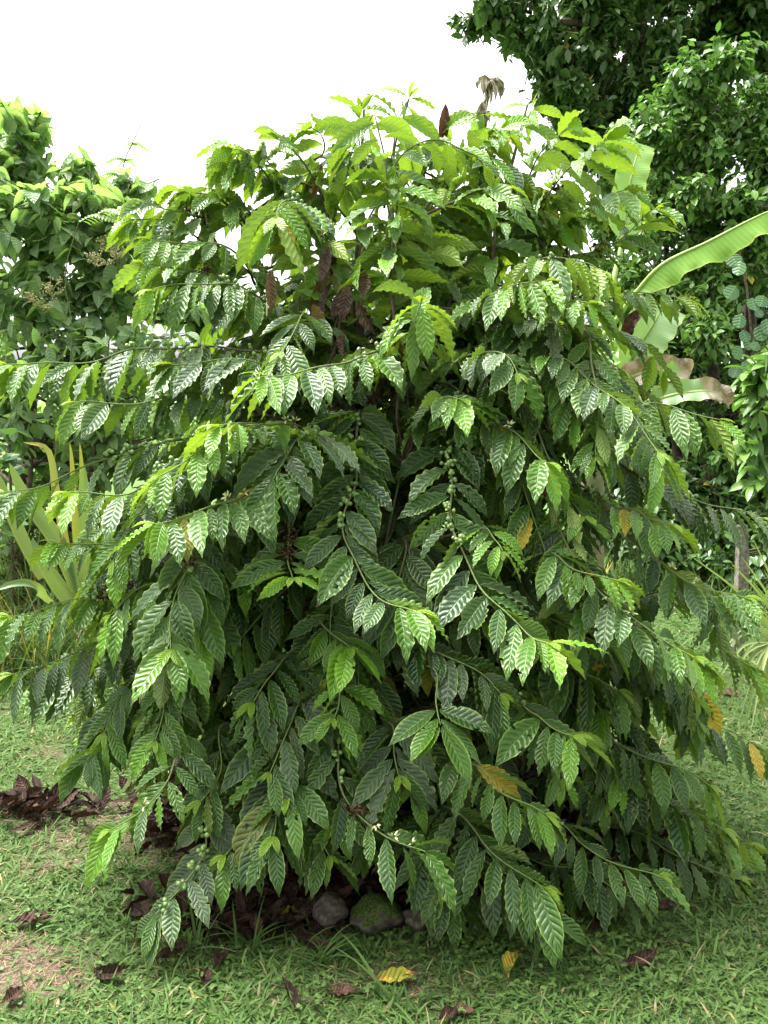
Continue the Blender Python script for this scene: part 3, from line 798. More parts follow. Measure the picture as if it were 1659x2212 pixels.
branch(PB((430, 1130, 2.75), (395, 1230, 2.58), (370, 1310, 2.46), (357, 1362, 2.38)), L=.20, droop=.35, bend=.9, age=.10, spacing=.045, dry=(.62, .7), tipbright=.4, wav=.05, fwd=.75, wr=.39)
branch(PB((360, 1330, 2.9), (230, 1380, 2.78), (110, 1405, 2.68), (20, 1420, 2.6)), L=.17, droop=1.0, bend=.7, age=.06, dust=.75, spacing=.041, tipbright=.2)
branch(PB((330, 1400, 3.0), (200, 1430, 2.9), (90, 1450, 2.85)), L=.19, droop=1.1, bend=.6, age=.06, dust=.4, spacing=.040, tipbright=.2)
branch(PB((460, 1000, 3.1), (330, 1100, 3.0), (200, 1120, 2.95)), L=.19, droop=.9, bend=.7, age=.12, spacing=.055)
branch(PB((520, 1180, 2.8), (460, 1230, 2.65), (420, 1330, 2.55)), L=.20, droop=.8, bend=.7, age=.14, spacing=.05)
branch(PB((470, 1220, 2.85), (330, 1250, 2.72), (230, 1300, 2.65)), L=.18, droop=.8, bend=.8, age=.2, spacing=.05)
# --- the middle
branch(PB((785, 880, 2.98), (772, 1000, 2.82), (748, 1110, 2.66), (765, 1190, 2.55), (820, 1265, 2.45), (890, 1292, 2.38)), L=.19, droop=.28, bend=.75, age=.10, spacing=.041, berries=(.36, .70), fwd=.5, wr=.37, tipbright=.55)
branch(PB((990, 880, 2.98), (975, 1000, 2.82), (982, 1130, 2.66), (1045, 1260, 2.5), (1130, 1340, 2.4), (1190, 1348, 2.34)), L=.195, droop=.26, bend=.75, age=.10, spacing=.052, berries=(.34, .66), fwd=.45, wr=.37, tipbright=.75)
branch(PB((1060, 870, 3.05), (1160, 1030, 2.86), (1220, 1150, 2.72), (1300, 1270, 2.58), (1420, 1350, 2.48), (1500, 1385, 2.42)), L=.19, droop=.45, bend=.75, age=.11, spacing=.052, berries=(.36, .62), ripe=.25, fwd=.45, flowers=(.8, .86), dry=(.75,))
branch(PB((1150, 950, 3.05), (1300, 1090, 2.88), (1420, 1200, 2.76), (1530, 1248, 2.68), (1600, 1258, 2.63)), L=.19, droop=.55, bend=.7, age=.10, spacing=.052, berries=(.4, .6), fwd=.45, flowers=(.8, .88), tipbright=.35)
branch(PB((980, 860, 2.98), (1080, 918, 2.8), (1160, 960, 2.68), (1185, 968, 2.65)), L=.18, droop=.7, bend=.9, age=.25, spacing=.042, flowers=(.7, .8))
branch(PB((1100, 810, 3.1), (1220, 825, 3.0), (1360, 858, 2.92), (1470, 872, 2.86), (1555, 878, 2.82)), L=.18, droop=1.0, bend=.8, age=.22, spacing=.042, dry=(.55, .62), fwd=.45, tipbright=.5)
branch(PB((1250, 960, 3.15), (1400, 1030, 3.05), (1540, 1080, 2.98), (1650, 1098, 2.92)), L=.19, droop=1.0, bend=.7, age=.06, dust=.8, spacing=.040, tipbright=.5)
branch(PB((1000, 790, 3.0), (1060, 750, 2.88), (1100, 760, 2.8), (1120, 790, 2.76)), L=.20, droop=.5, bend=.9, age=.08, dust=.35, spacing=.040, tipbright=.2, wr=.40)
branch(PB((1150, 870, 3.0), (1230, 850, 2.9), (1290, 860, 2.82)), L=.20, droop=.7, bend=.8, age=.1, dust=.3, tipbright=.2, wr=.40)
branch(PB((930, 880, 2.95), (960, 850, 2.82), (1000, 850, 2.75)), L=.19, droop=.6, bend=.8, age=.15)
branch(PB((690, 960, 2.85), (650, 940, 2.72), (600, 1000, 2.62), (590, 1020, 2.6)), L=.22, droop=.55, bend=.7, age=.06, dust=.25, tipbright=.15, spacing=.040, wr=.40, tip=False)
branch(PB((625, 1100, 2.8), (627, 1190, 2.6), (631, 1236, 2.48)), L=.17, droop=.15, bend=.8, age=.3, spacing=.04, dry=(.72, .82), start=.7, tipbright=.45, fwd=.2)
branch(PB((1020, 1130, 2.75), (1070, 1150, 2.62), (1085, 1165, 2.58)), L=.13, droop=.3, bend=1.1, age=.5, start=.75)
branch(PB((1180, 1200, 2.72), (1240, 1215, 2.62), (1330, 1225, 2.55)), L=.15, droop=.5, bend=1.0, age=.35, start=.6)
branch(PB((1330, 1090, 2.8), (1400, 1100, 2.72), (1440, 1110, 2.68)), L=.17, droop=.6, bend=1.0, age=.45, start=.6, tipbright=.5)
branch(PB((870, 1170, 2.85), (860, 1240, 2.75), (870, 1300, 2.7)), L=.20, droop=.5, bend=.5, age=.04, tipbright=.1, wr=.39, wav=.03)
branch(PB((1240, 1290, 2.68), (1340, 1330, 2.58), (1440, 1370, 2.52), (1520, 1400, 2.47)), L=.18, droop=.75, bend=.8, age=.2, spacing=.048)
branch(PB((1480, 1260, 2.9), (1560, 1370, 2.82), (1620, 1410, 2.78)), L=.18, droop=.8, bend=.8, age=.2)
branch(PB((700, 1330, 2.7), (720, 1360, 2.6), (745, 1380, 2.52)), L=.17, droop=.8, bend=.5, age=.2, wav=.02, wr=.39, start=.7)
branch(PB((850, 1400, 2.8), (1000, 1420, 2.65), (1090, 1480, 2.55)), L=.19, droop=.5, bend=.6, age=.06, dust=.4, tipbright=.2)
# --- the skirt
branch(PB((320, 1490, 2.9), (235, 1560, 2.74), (190, 1600, 2.64)), L=.19, droop=.55, bend=.8, age=.06, spacing=.040, tipbright=.15, wr=.40, wav=.04, tip=False)
branch(PB((420, 1500, 2.75), (385, 1620, 2.56), (365, 1680, 2.48), (310, 1730, 2.42), (240, 1755, 2.38)), L=.165, droop=.7, bend=.9, age=.33, spacing=.045, dry=(.5, .56), flowers=(.92,), tipbright=.45)
branch(PB((600, 1560, 2.7), (598, 1680, 2.5), (594, 1740, 2.42), (582, 1772, 2.37)), L=.205, droop=.6, bend=.8, age=.05, spacing=.041, tipbright=.16, wav=.05, fwd=.75, wr=.38)
branch(PB((732, 1470, 2.7), (722, 1600, 2.53), (740, 1700, 2.44), (830, 1775, 2.36), (930, 1792, 2.31)), L=.19, droop=.4, bend=.8, age=.09, spacing=.052, berries=(.42, .70), flowers=(.86, .92, .97), dry=(.8,), tipbright=.25, tip=False)
branch(PB((735, 1480, 2.6), (728, 1520, 2.5), (722, 1535, 2.46)), L=.15, droop=.3, bend=.9, age=.5, start=.6, dry=(.8,), tipbright=.4)
branch(PB((930, 1440, 2.65), (940, 1500, 2.5), (952, 1545, 2.4)), L=.205, droop=.45, bend=.25, age=.2, roll=.1, start=.88, tipbright=.15, wav=.012, wr=.40, tip=False, fwd=.6, drop=0, spacing=.05)
branch(PB((1060, 1490, 2.72), (1140, 1525, 2.55), (1200, 1548, 2.45), (1245, 1556, 2.4)), L=.19, droop=1.0, bend=.6, age=.12, spacing=.040, dry=(.6,), tipbright=.55, fwd=.4, wav=.05)
branch(PB((1000, 1640, 2.55), (1080, 1690, 2.44), (1150, 1712, 2.38), (1180, 1725, 2.36)), L=.165, droop=.8, bend=.8, age=.22, spacing=.042, tipbright=.4)
branch(PB((960, 1740, 2.6), (1060, 1810, 2.44), (1130, 1850, 2.36), (1180, 1880, 2.32)), L=.19, droop=.9, bend=.6, age=.12, spacing=.045, tipbright=.35, fwd=.45)
branch(PB((1220, 1570, 2.9), (1340, 1600, 2.78), (1460, 1640, 2.7), (1530, 1670, 2.65)), L=.19, droop=.75, bend=.9, age=.16, tipbright=.5)
branch(PB((1280, 1650, 2.9), (1400, 1700, 2.78), (1500, 1740, 2.7), (1560, 1770, 2.66)), L=.19, droop=1.0, bend=.7, age=.16, tipbright=.45)
branch(PB((1400, 1500, 3.1), (1520, 1550, 3.0), (1600, 1575, 2.95), (1655, 1590, 2.92)), L=.17, droop=.85, bend=.9, age=.15, spacing=.040, dry=(.7,))
branch(PB((1150, 1760, 2.7), (1260, 1810, 2.56), (1340, 1840, 2.5), (1420, 1865, 2.46)), L=.15, droop=.8, bend=.6, age=.16, spacing=.040, tipbright=.2)
branch(PB((1330, 1790, 2.9), (1450, 1830, 2.8), (1590, 1862, 2.72)), L=.15, droop=.6, bend=.8, age=.15, spacing=.041, tipbright=.25)
branch(PB((1430, 1760, 3.0), (1540, 1790, 2.95), (1620, 1800, 2.9)), L=.16, droop=.7, bend=.8, age=.15, spacing=.055)
branch(PB((480, 1720, 2.65), (440, 1830, 2.45), (400, 1890, 2.36), (330, 1945, 2.3)), L=.16, droop=1.0, bend=.4, age=.05, dust=.9, yellow=.0, spacing=.055, berries=(.65, .98), tipbright=.1, tip=False, wr=.40, drop=.1, wav=.03)
branch(PB((1300, 1380, 3.0), (1400, 1400, 2.85), (1470, 1440, 2.78), (1500, 1480, 2.74)), L=.20, droop=1.2, bend=.4, age=.15, dust=.4, yellow=.03, spacing=.045, tipbright=.2, wr=.40)
branch(PB((1180, 1430, 2.95), (1260, 1450, 2.82), (1330, 1470, 2.76)), L=.20, droop=1.1, bend=.5, age=.2, yellow=.02, spacing=.040, tipbright=.1)
branch(PB((920, 1760, 2.65), (950, 1850, 2.52), (960, 1880, 2.48)), L=.18, droop=1.0, bend=.4, age=.15, dust=.4, tipbright=.1, spacing=.04)
branch(PB((1000, 1800, 2.7), (1040, 1880, 2.56), (1060, 1900, 2.52)), L=.19, droop=1.2, bend=.3, age=.06, dust=.5, tipbright=.1, spacing=.04)
branch(PB((640, 1420, 2.75), (590, 1450, 2.62), (550, 1500, 2.55)), L=.19, droop=.6, bend=.7, age=.08, dust=.3, tipbright=.2)
branch(PB((680, 1500, 2.68), (620, 1560, 2.54), (580, 1640, 2.46)), L=.20, droop=.6, bend=.7, age=.08, dust=.4, tipbright=.2)
branch(PB((680, 1600, 2.62), (650, 1650, 2.5), (620, 1690, 2.44)), L=.19, droop=.7, bend=.6, age=.08, dust=.2, tipbright=.25)
branch(PB((500, 1560, 2.75), (470, 1640, 2.6), (430, 1700, 2.52)), L=.18, droop=.8, bend=.7, age=.10, tipbright=.25)
branch(PB((840, 1560, 2.6), (850, 1620, 2.5), (860, 1660, 2.45)), L=.19, droop=.7, bend=.5, age=.03, dust=.6, tipbright=.05)
branch(PB((1000, 1830, 2.58), (1110, 1890, 2.42), (1190, 1925, 2.34)), L=.18, droop=1.2, bend=.6, age=.1, tipbright=.3)
branch(PB((890, 1800, 2.62), (950, 1880, 2.5), (985, 1910, 2.46)), L=.17, droop=1.2, bend=.5, age=.08, dust=.3, tipbright=.1)
branch(PB((1200, 1860, 2.62), (1300, 1890, 2.52), (1380, 1905, 2.48)), L=.16, droop=1.0, bend=.6, age=.1, tipbright=.3)
branch(PB((700, 330, 3.5), (690, 290, 3.46), (672, 268, 3.44)), L=.18, roll=.8, droop=.35, bend=1.2, age=.5)
branch(PB((600, 420, 3.5), (545, 370, 3.46), (480, 340, 3.42)), L=.18, roll=.8, droop=.5, bend=1.1, age=.48)
branch(PB((1000, 360, 3.5), (1050, 300, 3.46), (1085, 270, 3.44)), L=.18, roll=.8, droop=.5, bend=1.1, age=.5)
branch(PB((420, 520, 3.4), (360, 470, 3.35), (290, 455, 3.3)), L=.18, droop=.6, bend=1.0, age=.4)
branch(PB((520, 470, 3.45), (440, 420, 3.4), (375, 400, 3.38)), L=.18, roll=.7, droop=.6, bend=1.0, age=.4)
branch(PB((520, 560, 3.3), (420, 520, 3.25), (330, 500, 3.2)), L=.18, droop=.8, bend=1.0, age=.35)
branch(PB((620, 380, 3.5), (560, 330, 3.48), (500, 320, 3.45)), L=.18, roll=.7, droop=.5, bend=1.1, age=.42)
branch(PB((560, 1700, 2.66), (520, 1780, 2.5), (490, 1815, 2.44)), L=.17, droop=1.0, bend=.7, age=.12, tipbright=.3)
branch(PB((660, 1700, 2.6), (680, 1780, 2.48), (700, 1815, 2.43)), L=.17, droop=1.0, bend=.6, age=.1, tipbright=.25)
NB_HAND = sum(1 for c in bush.children if c.name.startswith('branch'))

# --- branches further inside and round the back of the crown
def envelope(z):
    return np.interp(z, [0, .3, .8, 1.3, 1.7, 2.0, 2.3, 2.5, 2.7], [.95, 1.15, 1.22, 1.2, 1.12, .98, .78, .5, .1])
def fill_branch(z0, into=None, rk=(.55, .92), up=(.05, .22), az=None, detail=0, L=.19, age=.12):
    st = stem_pts[random.randrange(len(stem_pts))]
    c = st[np.argmin(np.abs(st[:, 2] - z0))]
    if az is None: az = random.uniform(0, 2 * PI)
    if 1.1 < z0 < 2.3 and abs(az % (2 * PI) - 1.5 * PI) < .55: az += PI
    cen = BUSH + np.array([.10 * max(0, z0 - 1.6), 0])
    reach = envelope(z0 + .1) * random.uniform(*rk)
    if math.sin(az) < 0: reach *= .84
    d = np.array([math.cos(az), math.sin(az)])
    tp = cen + d * reach
    rise = random.uniform(*up)
    q = [np.array([*(c[:2] + (tp - c[:2]) * f), z0 + rise * g - e]) for f, g, e in ((.35, .7, 0), (.7, 1, 0), (1, 1, random.uniform(.02, .18)))]
    branch(q, L=L, droop=random.uniform(.45, 1.0), bend=.8, age=age * random.uniform(.4, 2.2), spacing=.058, base=c[:3], dust=.13, roll=.6, detail=detail, berries=(.2, .6) if (random.random() < .6 and into is None) else None, tipbright=.4, into=into)
NF = max(0, 99 - NB_HAND)
for k in range(NF): fill_branch(1.75 + .62 * (k + .5) / max(1, NF), rk=(.7, 1.0), up=(.12, .3), az=-.3 + 3.75 * ((k * .618) % 1), detail=1, L=.2, age=.4)
mbi = MB()
for k in range(150): fill_branch(.22 + 1.6 * ((k * .618) % 1), into=mbi, rk=(.4, 1.0), L=.17)
for k in range(26): fill_branch(1.7 + .62 * ((k * .618) % 1), into=mbi, az=-.25 + 3.6 * ((k * .37) % 1), L=.18, rk=(.45, .95), up=(.12, .3), age=.45)
def spray(az, z0, reach, fall, age=.14):
    st = stem_pts[random.randrange(len(stem_pts))]
    c = st[np.argmin(np.abs(st[:, 2] - z0))]
    d = np.array([math.cos(az), math.sin(az)]); e = BUSH + d * reach
    tw = np.array([-d[1], d[0]]) * random.uniform(-.25, .25)
    q = [np.array([*(c[:2] + (e - c[:2]) * f + tw * f * f), z0 + g]) for f, g in ((.4, .14), (.7, .12 - fall * .3), (.9, .02 - fall * .65), (1.0, -.06 - fall))]
    branch(q, L=random.uniform(.14, .18), droop=random.uniform(.35, .75), bend=random.uniform(.5, .9), age=age * random.uniform(.5, 2.2), base=c[:3], dust=.13, tipbright=random.choice((.3, .5, .7)), into=mbi, spacing=.040, start=.35)
for k in range(100):
    z0 = .42 + 1.35 * ((k * .618) % 1)
    az_ = -PI * (.02 + .96 * ((k * .387) % 1)); mid_ = abs(az_ + PI / 2) < .6
    if mid_ and z0 > 1.1: continue
    spray(az_, z0, (.78 if mid_ else 1) * envelope(z0) * random.uniform(.72, .98) * (.86 if .2 < ((k * .387) % 1) < .8 else .98), random.uniform(.05, .32))
o = mbi.build('inner_branches', [M['twig'], M['coffee']], bush); o['kind'] = 'stuff'

# dead brown leaves caught in the middle of the crown
mb = MB()
for (px, py, Yd, n, sp) in ((725, 640, 3.12, 7, .055), (705, 570, 3.15, 2, .03), (692, 402, 3.38, 1, .01), (750, 690, 3.1, 6, .05), (815, 850, 2.95, 4, .05), (960, 270, 3.55, 1, .01), (588, 640, 2.98, 1, .01), (860, 830, 3.0, 2, .05)):
    C = P(px, py, Yd) + rng.normal(0, sp, (n, 3))
    D = np.stack([rng.normal(0, .3, n), rng.normal(0, .3, n), np.full(n, -1.)], 1)
    ribbon(mb, C + np.array([0, 0, .08]), D, rng.normal(0, 1, (n, 3)) + np.array([0, -1.2, 0]), rng.uniform(.10, .16, n), rng.uniform(.03, .05, n), 20, 6, prof_coffee, rng.uniform(-.5, .5, n), rng.uniform(.4, 1.1, n), .10, 5, np.stack([np.zeros(n), rng.uniform(0, 1, n), rng.uniform(.75, 1, n), np.zeros(n)], 1))
o = mb.build('dead_leaves', M['coffee'], bush)
o['label'] = 'shrivelled brown dead leaves caught in the crown'

# ------------------------------------------------------------------ trees and shrubs behind
def tree(name, label, cat, base, trunks, clumps, mat, twig, leafL, leafW, prof, ns, nx, per_twig, droop=.5, youth=(.1, .6), wave=0., fold=.3, group=None, tlen=.28, nsub=5, topbias=.3):
    """trunk with limbs, crown of many leaves on twigs that fill the given clumps (centre, radius, twigs)"""
    base = np.asarray(base, float)
    th = thing(name, base, label, cat, group)
    for pts, r0, r1 in trunks:
        path, sl = catmull(pts, .12); t = sl / sl[-1]
        mb = MB(); tube(mb, path, r0 + (r1 - r0) * t + .03 * r0 * np.sin(sl * 9), 9, (0, .5, 0, 0))
        mb.build('trunk', M['bark'], th)
    TP = np.vstack([catmull(p, .15)[0] for p, _, _ in trunks])
    mb = MB()
    sub = []
    for c, r, ntw in clumps:
        r = np.broadcast_to(np.asarray(r, float), (3,)); m = nsub
        for q in range(m):
            o = nrm(rng.normal(0, 1, 3)) * rng.uniform(.35, .95)
            sub.append((np.asarray(c, float) + o * r * .8, r * rng.uniform(.32, .58), max(3, int(ntw * rng.uniform(.5, 1.4) / m))))
    for c, r, ntw in sub:
        c = np.asarray(c, float); r = np.broadcast_to(np.asarray(r, float), (3,))
        near = TP[np.argmin(np.linalg.norm(TP - c, axis=1) + .6 * np.maximum(0, TP[:, 2] - c[2]))]
        lp, ls = catmull([near, .5 * (near + c) + np.array([0, 0, -.05]), c], .15)
        tube(mb, lp, np.linspace(.035, .012, len(lp)) * min(1.5, np.mean(r) / .5), 5, (0, .5, 0, 0), 1)
        u = nrm(rng.normal(0, 1, (ntw, 3)))
        if topbias: u[:, 2] += topbias * rng.uniform(0, 1, ntw); u = nrm(u)
        rad = rng.uniform(.1, 1.25, ntw)
        tips = c + u * r * rad[:, None]
        dirs = nrm(u + np.array([0, 0, .25]) + rng.normal(0, .35, (ntw, 3)))
        st = tips - dirs * tlen * rng.uniform(.6, 1.1, (ntw, 1))
        for k in range(ntw):
            if k % 3 == 0:
                tube(mb, [st[k], .5 * (st[k] + tips[k]), tips[k]], [.006, .004, .002], 4, (.3, .5, 0, 0), 1)
        f = np.linspace(.15, 1, per_twig)
        B = (st[:, None] + (tips - st)[:, None] * f[None, :, None]).reshape(-1, 3)
        K = len(B)
        DD = np.repeat(dirs, per_twig, axis=0)
        rnd = nrm(rng.normal(0, 1, (K, 3)))
        S = nrm(np.cross(DD, rnd))
        D = nrm(S + DD * rng.uniform(.2, .9, (K, 1)) - UP * droop * rng.uniform(.2, 1.3, (K, 1)))
        N = UP + .35 * np.repeat(u, per_twig, axis=0) + rng.normal(0, .35, (K, 3))
        tw = rng.uniform(youth[0], youth[1], ntw)
        yo = np.clip(np.repeat(tw, per_twig) * rng.uniform(.5, 1.4, K) + np.tile(f ** 4, ntw) * .25, 0, 1)
        ye = np.where(rng.uniform(0, 1, K) < .006, .45, 0)
        L = leafL * rng.uniform(.6, 1.2, K)
        ribbon(mb, B, D, N, L, L * leafW * rng.uniform(.85, 1.15, K), ns, nx, prof, rng.uniform(.2, .9, K), rng.uniform(.4 * fold, 1.6 * fold, K), wave, 3, np.stack([yo, rng.uniform(0, 1, K), ye, np.zeros(K)], 1), mi=0)
    mb.build('crown', [mat, M['twig']], th)
    return th

# the broad-leaved tree on the left
c = lambda px, py, Yd, r, n: (P(px, py, Yd), r, n)
gb = G(40, 1330)
lt = tree('broadleaf_tree', 'bushy tree with large heart-shaped leaves paled for lens glare rising behind strap-leaved plants', 'tree', (-2.7, 6.2, 0),
     [([(-2.7, 6.2, -.05), P(60, 950, 6.2), P(70, 600, 6.2), P(40, 380, 6.2), P(50, 250, 6.2)], .07, .015),
      ([(-2.6, 6.1, -.05), P(170, 900, 6.0), P(200, 600, 6.0), P(190, 430, 6.0), P(175, 390, 6.0)], .05, .012),
      ([(-2.5, 6.3, -.05), P(250, 800, 6.2), P(270, 560, 6.1), P(270, 420, 6.1)], .04, .01)],
     [c(20, 280, 6.2, .30, 34), c(-60, 330, 6.4, .5, 40), c(70, 370, 6.1, .30, 34), c(140, 390, 6.1, .24, 26), c(190, 400, 6.1, .22, 22), c(30, 450, 6.0, .35, 40), c(120, 470, 5.9, .3, 36), c(200, 480, 5.9, .28, 34), c(262, 420, 6.1, .17, 14), c(270, 520, 6.0, .22, 22),
      c(40, 560, 5.9, .32, 36), c(150, 570, 5.9, .32, 36), c(240, 590, 6.0, .25, 26), c(60, 660, 5.8, .3, 32), c(170, 670, 5.8, .32, 34), c(270, 660, 6.0, .3, 26), c(-60, 520, 6.1, .5, 44), c(-60, 720, 6, .4, 34), c(380, 640, 6.5, .3, 20), c(460, 700, 6.8, .3, 20), c(330, 560, 6.4, .25, 16)],
     M['treeleaf'], M['twig'], .14, .64, prof_heart, 6, 4, 7, droop=.9, youth=(.0, .75), wave=.03, fold=.22, tlen=.26)
for (px, py, Yd) in ((205, 575, 5.6), (250, 560, 5.7), (110, 640, 5.55), (90, 665, 5.55), (235, 545, 5.75)):
    C0 = P(px, py, Yd); mb = MB()
    for k in range(9):
        d = nrm(rng.normal(0, 1, 3) + np.array([0, 0, 1.2])); e = C0 + d * random.uniform(.06, .13)
        tube(mb, [C0, .5 * (C0 + e) + rng.normal(0, .006, 3), e], [.002, .0015, .001], 4)
        m_ = 14
        f = rng.uniform(.35, 1.05, (m_, 1))
        balls(mb, C0 + (e - C0) * f + rng.normal(0, .010, (m_, 3)), rng.uniform(.003, .006, m_), (0, .5, 0, 0))
    mb.build('flower_panicle', M['panicle'], lt)
lt2 = tree('leafy_shrub', 'lower dark leafy shrub filling the gap beneath the heart-leaved tree', 'shrub', (-2.5, 5.6, 0),
     [([(-2.5, 5.7, -.05), P(60, 1100, 5.7), P(70, 850, 5.7)], .03, .01), ([(-2.2, 5.8, -.05), P(200, 1000, 5.8), P(220, 800, 5.8)], .03, .01)],
     [c(30, 780, 5.6, .3, 30), c(130, 760, 5.6, .3, 30), c(240, 760, 5.8, .35, 30), c(40, 900, 5.7, .3, 26), c(160, 900, 5.8, .35, 26), c(340, 780, 6, .4, 30), c(330, 930, 6, .4, 30), c(-60, 850, 5.7, .4, 30), c(40, 1080, 5.8, .35, 40), c(200, 1080, 6, .5, 60), c(120, 1000, 6.3, .5, 70), c(-20, 960, 6.5, .5, 70), c(70, 940, 6.7, .5, 70), c(170, 930, 6.8, .5, 70), c(300, 900, 7, .5, 60), c(-30, 1100, 6.4, .5, 60), c(330, 1050, 6.3, .5, 60), c(60, 1180, 6.0, .4, 40), c(220, 960, 6.4, .5, 50), c(20, 1230, 5.7, .25, 18)],
     M['treeleaf'], M['twig'], .12, .5, prof_oval, 5, 2, 6, droop=.7, youth=(.0, .35), nsub=7)

# feathery sapling whose thin shoot stands against the sky
fs = thing('feathery_sapling', (-2.2, 7.2, 0), 'thin feathery sapling with a long bare shoot leaning against the white sky', 'sapling')
mb = MB()
path, sl = catmull([(-2.35, 7.2, 0), P(240, 600, 7.2), P(262, 380, 7.2), P(290, 300, 7.2), P(335, 205, 7.2)], .08)
tube(mb, path, np.linspace(.014, .003, len(path)), 5, (.3, .5, 0, 0)); mb.build('stem', M['twig'], fs)
def pinnate(mb, base, d, L, n, ll, ww, bend=.6):
    path, sl = catmull([base, base + d * L * .5 + UP * .01, base + d * L - UP * L * bend * .4], L / (n + 1))
    tube(mb, path, np.linspace(.003, .001, len(path)), 4, (.5, .5, 0, 0), 1)
    T = nrm(np.gradient(path, axis=0)); S = nrm(np.cross(T, UP))
    for sg in (-1, 1):
        k = len(path) - 1
        ribbon(mb, path[1:], S[1:] * sg + T[1:] * .5 - UP * .15, np.tile(UP, (k, 1)), ll * np.sin(np.linspace(.35, 1, k) * 2.6), ww, 3, 2, prof_oval, .5, .2, tint=np.stack([rng.uniform(.2, .9, k), rng.uniform(0, 1, k), np.zeros(k), np.zeros(k)], 1))
mb = MB()
for px, py in ((262, 380), (272, 345), (285, 310), (258, 400), (250, 430)):
    b0 = P(px, py, 7.2)
    for _ in range(3):
        a_ = random.uniform(0, 2 * PI); pinnate(mb, b0, nrm(np.array([math.cos(a_), math.sin(a_), .2])), .17, 9, .055, .017)
mb.build('foliage', [M['fern'], M['twig']], fs)
fn = thing('fern_sprig', (-2.55, 5.3, 0), 'climbing sprig of paired narrow leaflets before the heart-leaved tree', 'climber')
mb = MB(); path, sl = catmull([(-2.3, 5.4, 0), P(150, 800, 5.45), P(140, 600, 5.4), P(170, 480, 5.4)], .1)
tube(mb, path, np.linspace(.008, .003, len(path)), 5, (.4, .5, 0, 0)); mb.build('stem', M['twig'], fn)
mb = MB()
for px, py, dx in ((170, 480, 1), (200, 470, .9)):
    pinnate(mb, P(px, py, 5.4), nrm(np.array([dx, -.3, .25])), .26, 11, .085, .022)
mb.build('foliage', [M['fern'], M['twig']], fn)

# striped strap-leaved plants, each blade placed: base, tip, width, youth, yellow
def strap_plant(name, label, cat, blades, base, mat, group=None, fold=.35):
    th = thing(name, base, label, cat, group)
    for pts, w, yo, ye in blades:
        path, sl = catmull(pts, .03)
        mb = MB(); K = len(path) - 1
        path_leaf(mb, path, w, prof_strap, 6, (yo, .5, ye, 0), fold)
        mb.build('leaf', mat, th)
    return th
def path_leaf(mb, path, w, prof, nx, tint, fold=.3, hint=(0, -1., .6), wavefn=None, asym=None, tints=None, mi=0):
    T = nrm(np.gradient(path, axis=0)); n = len(path)
    hint = np.asarray(hint, float)
    N = nrm(hint - T * (T @ hint)[:, None]); S = np.cross(T, N)
    x = np.linspace(-1, 1, nx + 1); t = np.linspace(0, 1, n)
    pw = np.array([prof(a) for a in t]) * w * .5
    off = pw[:, None] * fold * np.abs(x)[None]
    if wavefn is not None: off = off + wavefn(t[:, None], x[None])
    lat = pw[:, None] * x[None]
    if asym is not None: lat = lat * asym(t[:, None], x[None])
    V = path[:, None] + S[:, None] * lat[..., None] + N[:, None] * off[..., None]
    U = np.zeros((n, nx + 1, 3)); U[..., 0] = x; U[..., 1] = t[:, None]
    i, j = np.meshgrid(np.arange(n - 1), np.arange(nx), indexing='ij'); b = i * (nx + 1) + j
    q = np.stack([b, b + 1, b + nx + 2, b + nx + 1], -1).reshape(-1, 4)
    TT = np.tile(np.asarray(tint, float), (n * (nx + 1), 1)) if tints is None else tints(np.broadcast_to(t[:, None], (n, nx + 1)).ravel(), np.broadcast_to(x[None], (n, nx + 1)).ravel())
    mb.add(V, q, TT, U.reshape(-1, 3), mi)
strap_plant('strap_leaf_plant', 'strap-leaved plant with striped pale green blades and two bright yellow ones', 'plant',
    [(PB((190, 1330, 4.3), (130, 1180, 4.25), (60, 1080, 4.2), (20, 1000, 4.15)), 0.081, .2, 0),
     (PB((190, 1330, 4.3), (190, 1200, 4.2), (185, 1100, 4.15), (180, 1000, 4.1)), 0.081, .9, 0),
     (PB((200, 1360, 4.3), (130, 1270, 4.2), (80, 1190, 4.1), (70, 1160, 4.1)), 0.074, .1, 0),
     (PB((160, 1270, 4.3), (125, 1080, 4.2), (105, 975, 4.15), (50, 955, 4.1)), 0.043, .3, .8),
     (PB((170, 1250, 4.35), (160, 1080, 4.3), (155, 990, 4.3), (150, 955, 4.3)), 0.034, .5, .62),
     (PB((175, 1250, 4.35), (178, 1080, 4.3), (176, 1000, 4.3), (172, 955, 4.3)), 0.031, .5, .62),
     (PB((110, 1300, 4.3), (70, 1265, 4.1), (30, 1262, 4.0), (-10, 1275, 3.95)), 0.050, .0, 0),
     (PB((90, 1250, 4.4), (30, 1120, 4.4), (0, 1040, 4.4), (-20, 1010, 4.4)), 0.062, .6, .3)], (*P(190, 1420, 4.35)[:2], 0), M['strap'])
# round-leaved plant
th = thing('round_leaf_plant', (-2.25, 5.1, 0), 'small plant with smooth round blue-green leaves beside the strap leaves', 'plant')
mb = MB(); tube(mb, catmull([(-2.2, 5.1, 0), P(25, 1150, 5.0), P(20, 960, 5.0)], .1)[0], .008, 5); mb.build('stem', M['twig'], th)
mb = MB()
for px, py in ((10, 975), (35, 980), (12, 1005), (45, 990), (0, 945), (25, 940), (28, 1010), (60, 1130), (30, 1160), (5, 1090)):
    d = nrm(np.array([[random.uniform(-1, 1), -.8, random.uniform(-.3, .8)]])); ribbon(mb, [P(px, py, 4.95)], d, [[0, -.7, 1.]], .11, .085, 8, 4, prof_round, .3, .15, tint=[[random.uniform(.2, .8), .5, 0, 0]])
mb.build('leaves', M['creeper'], th)
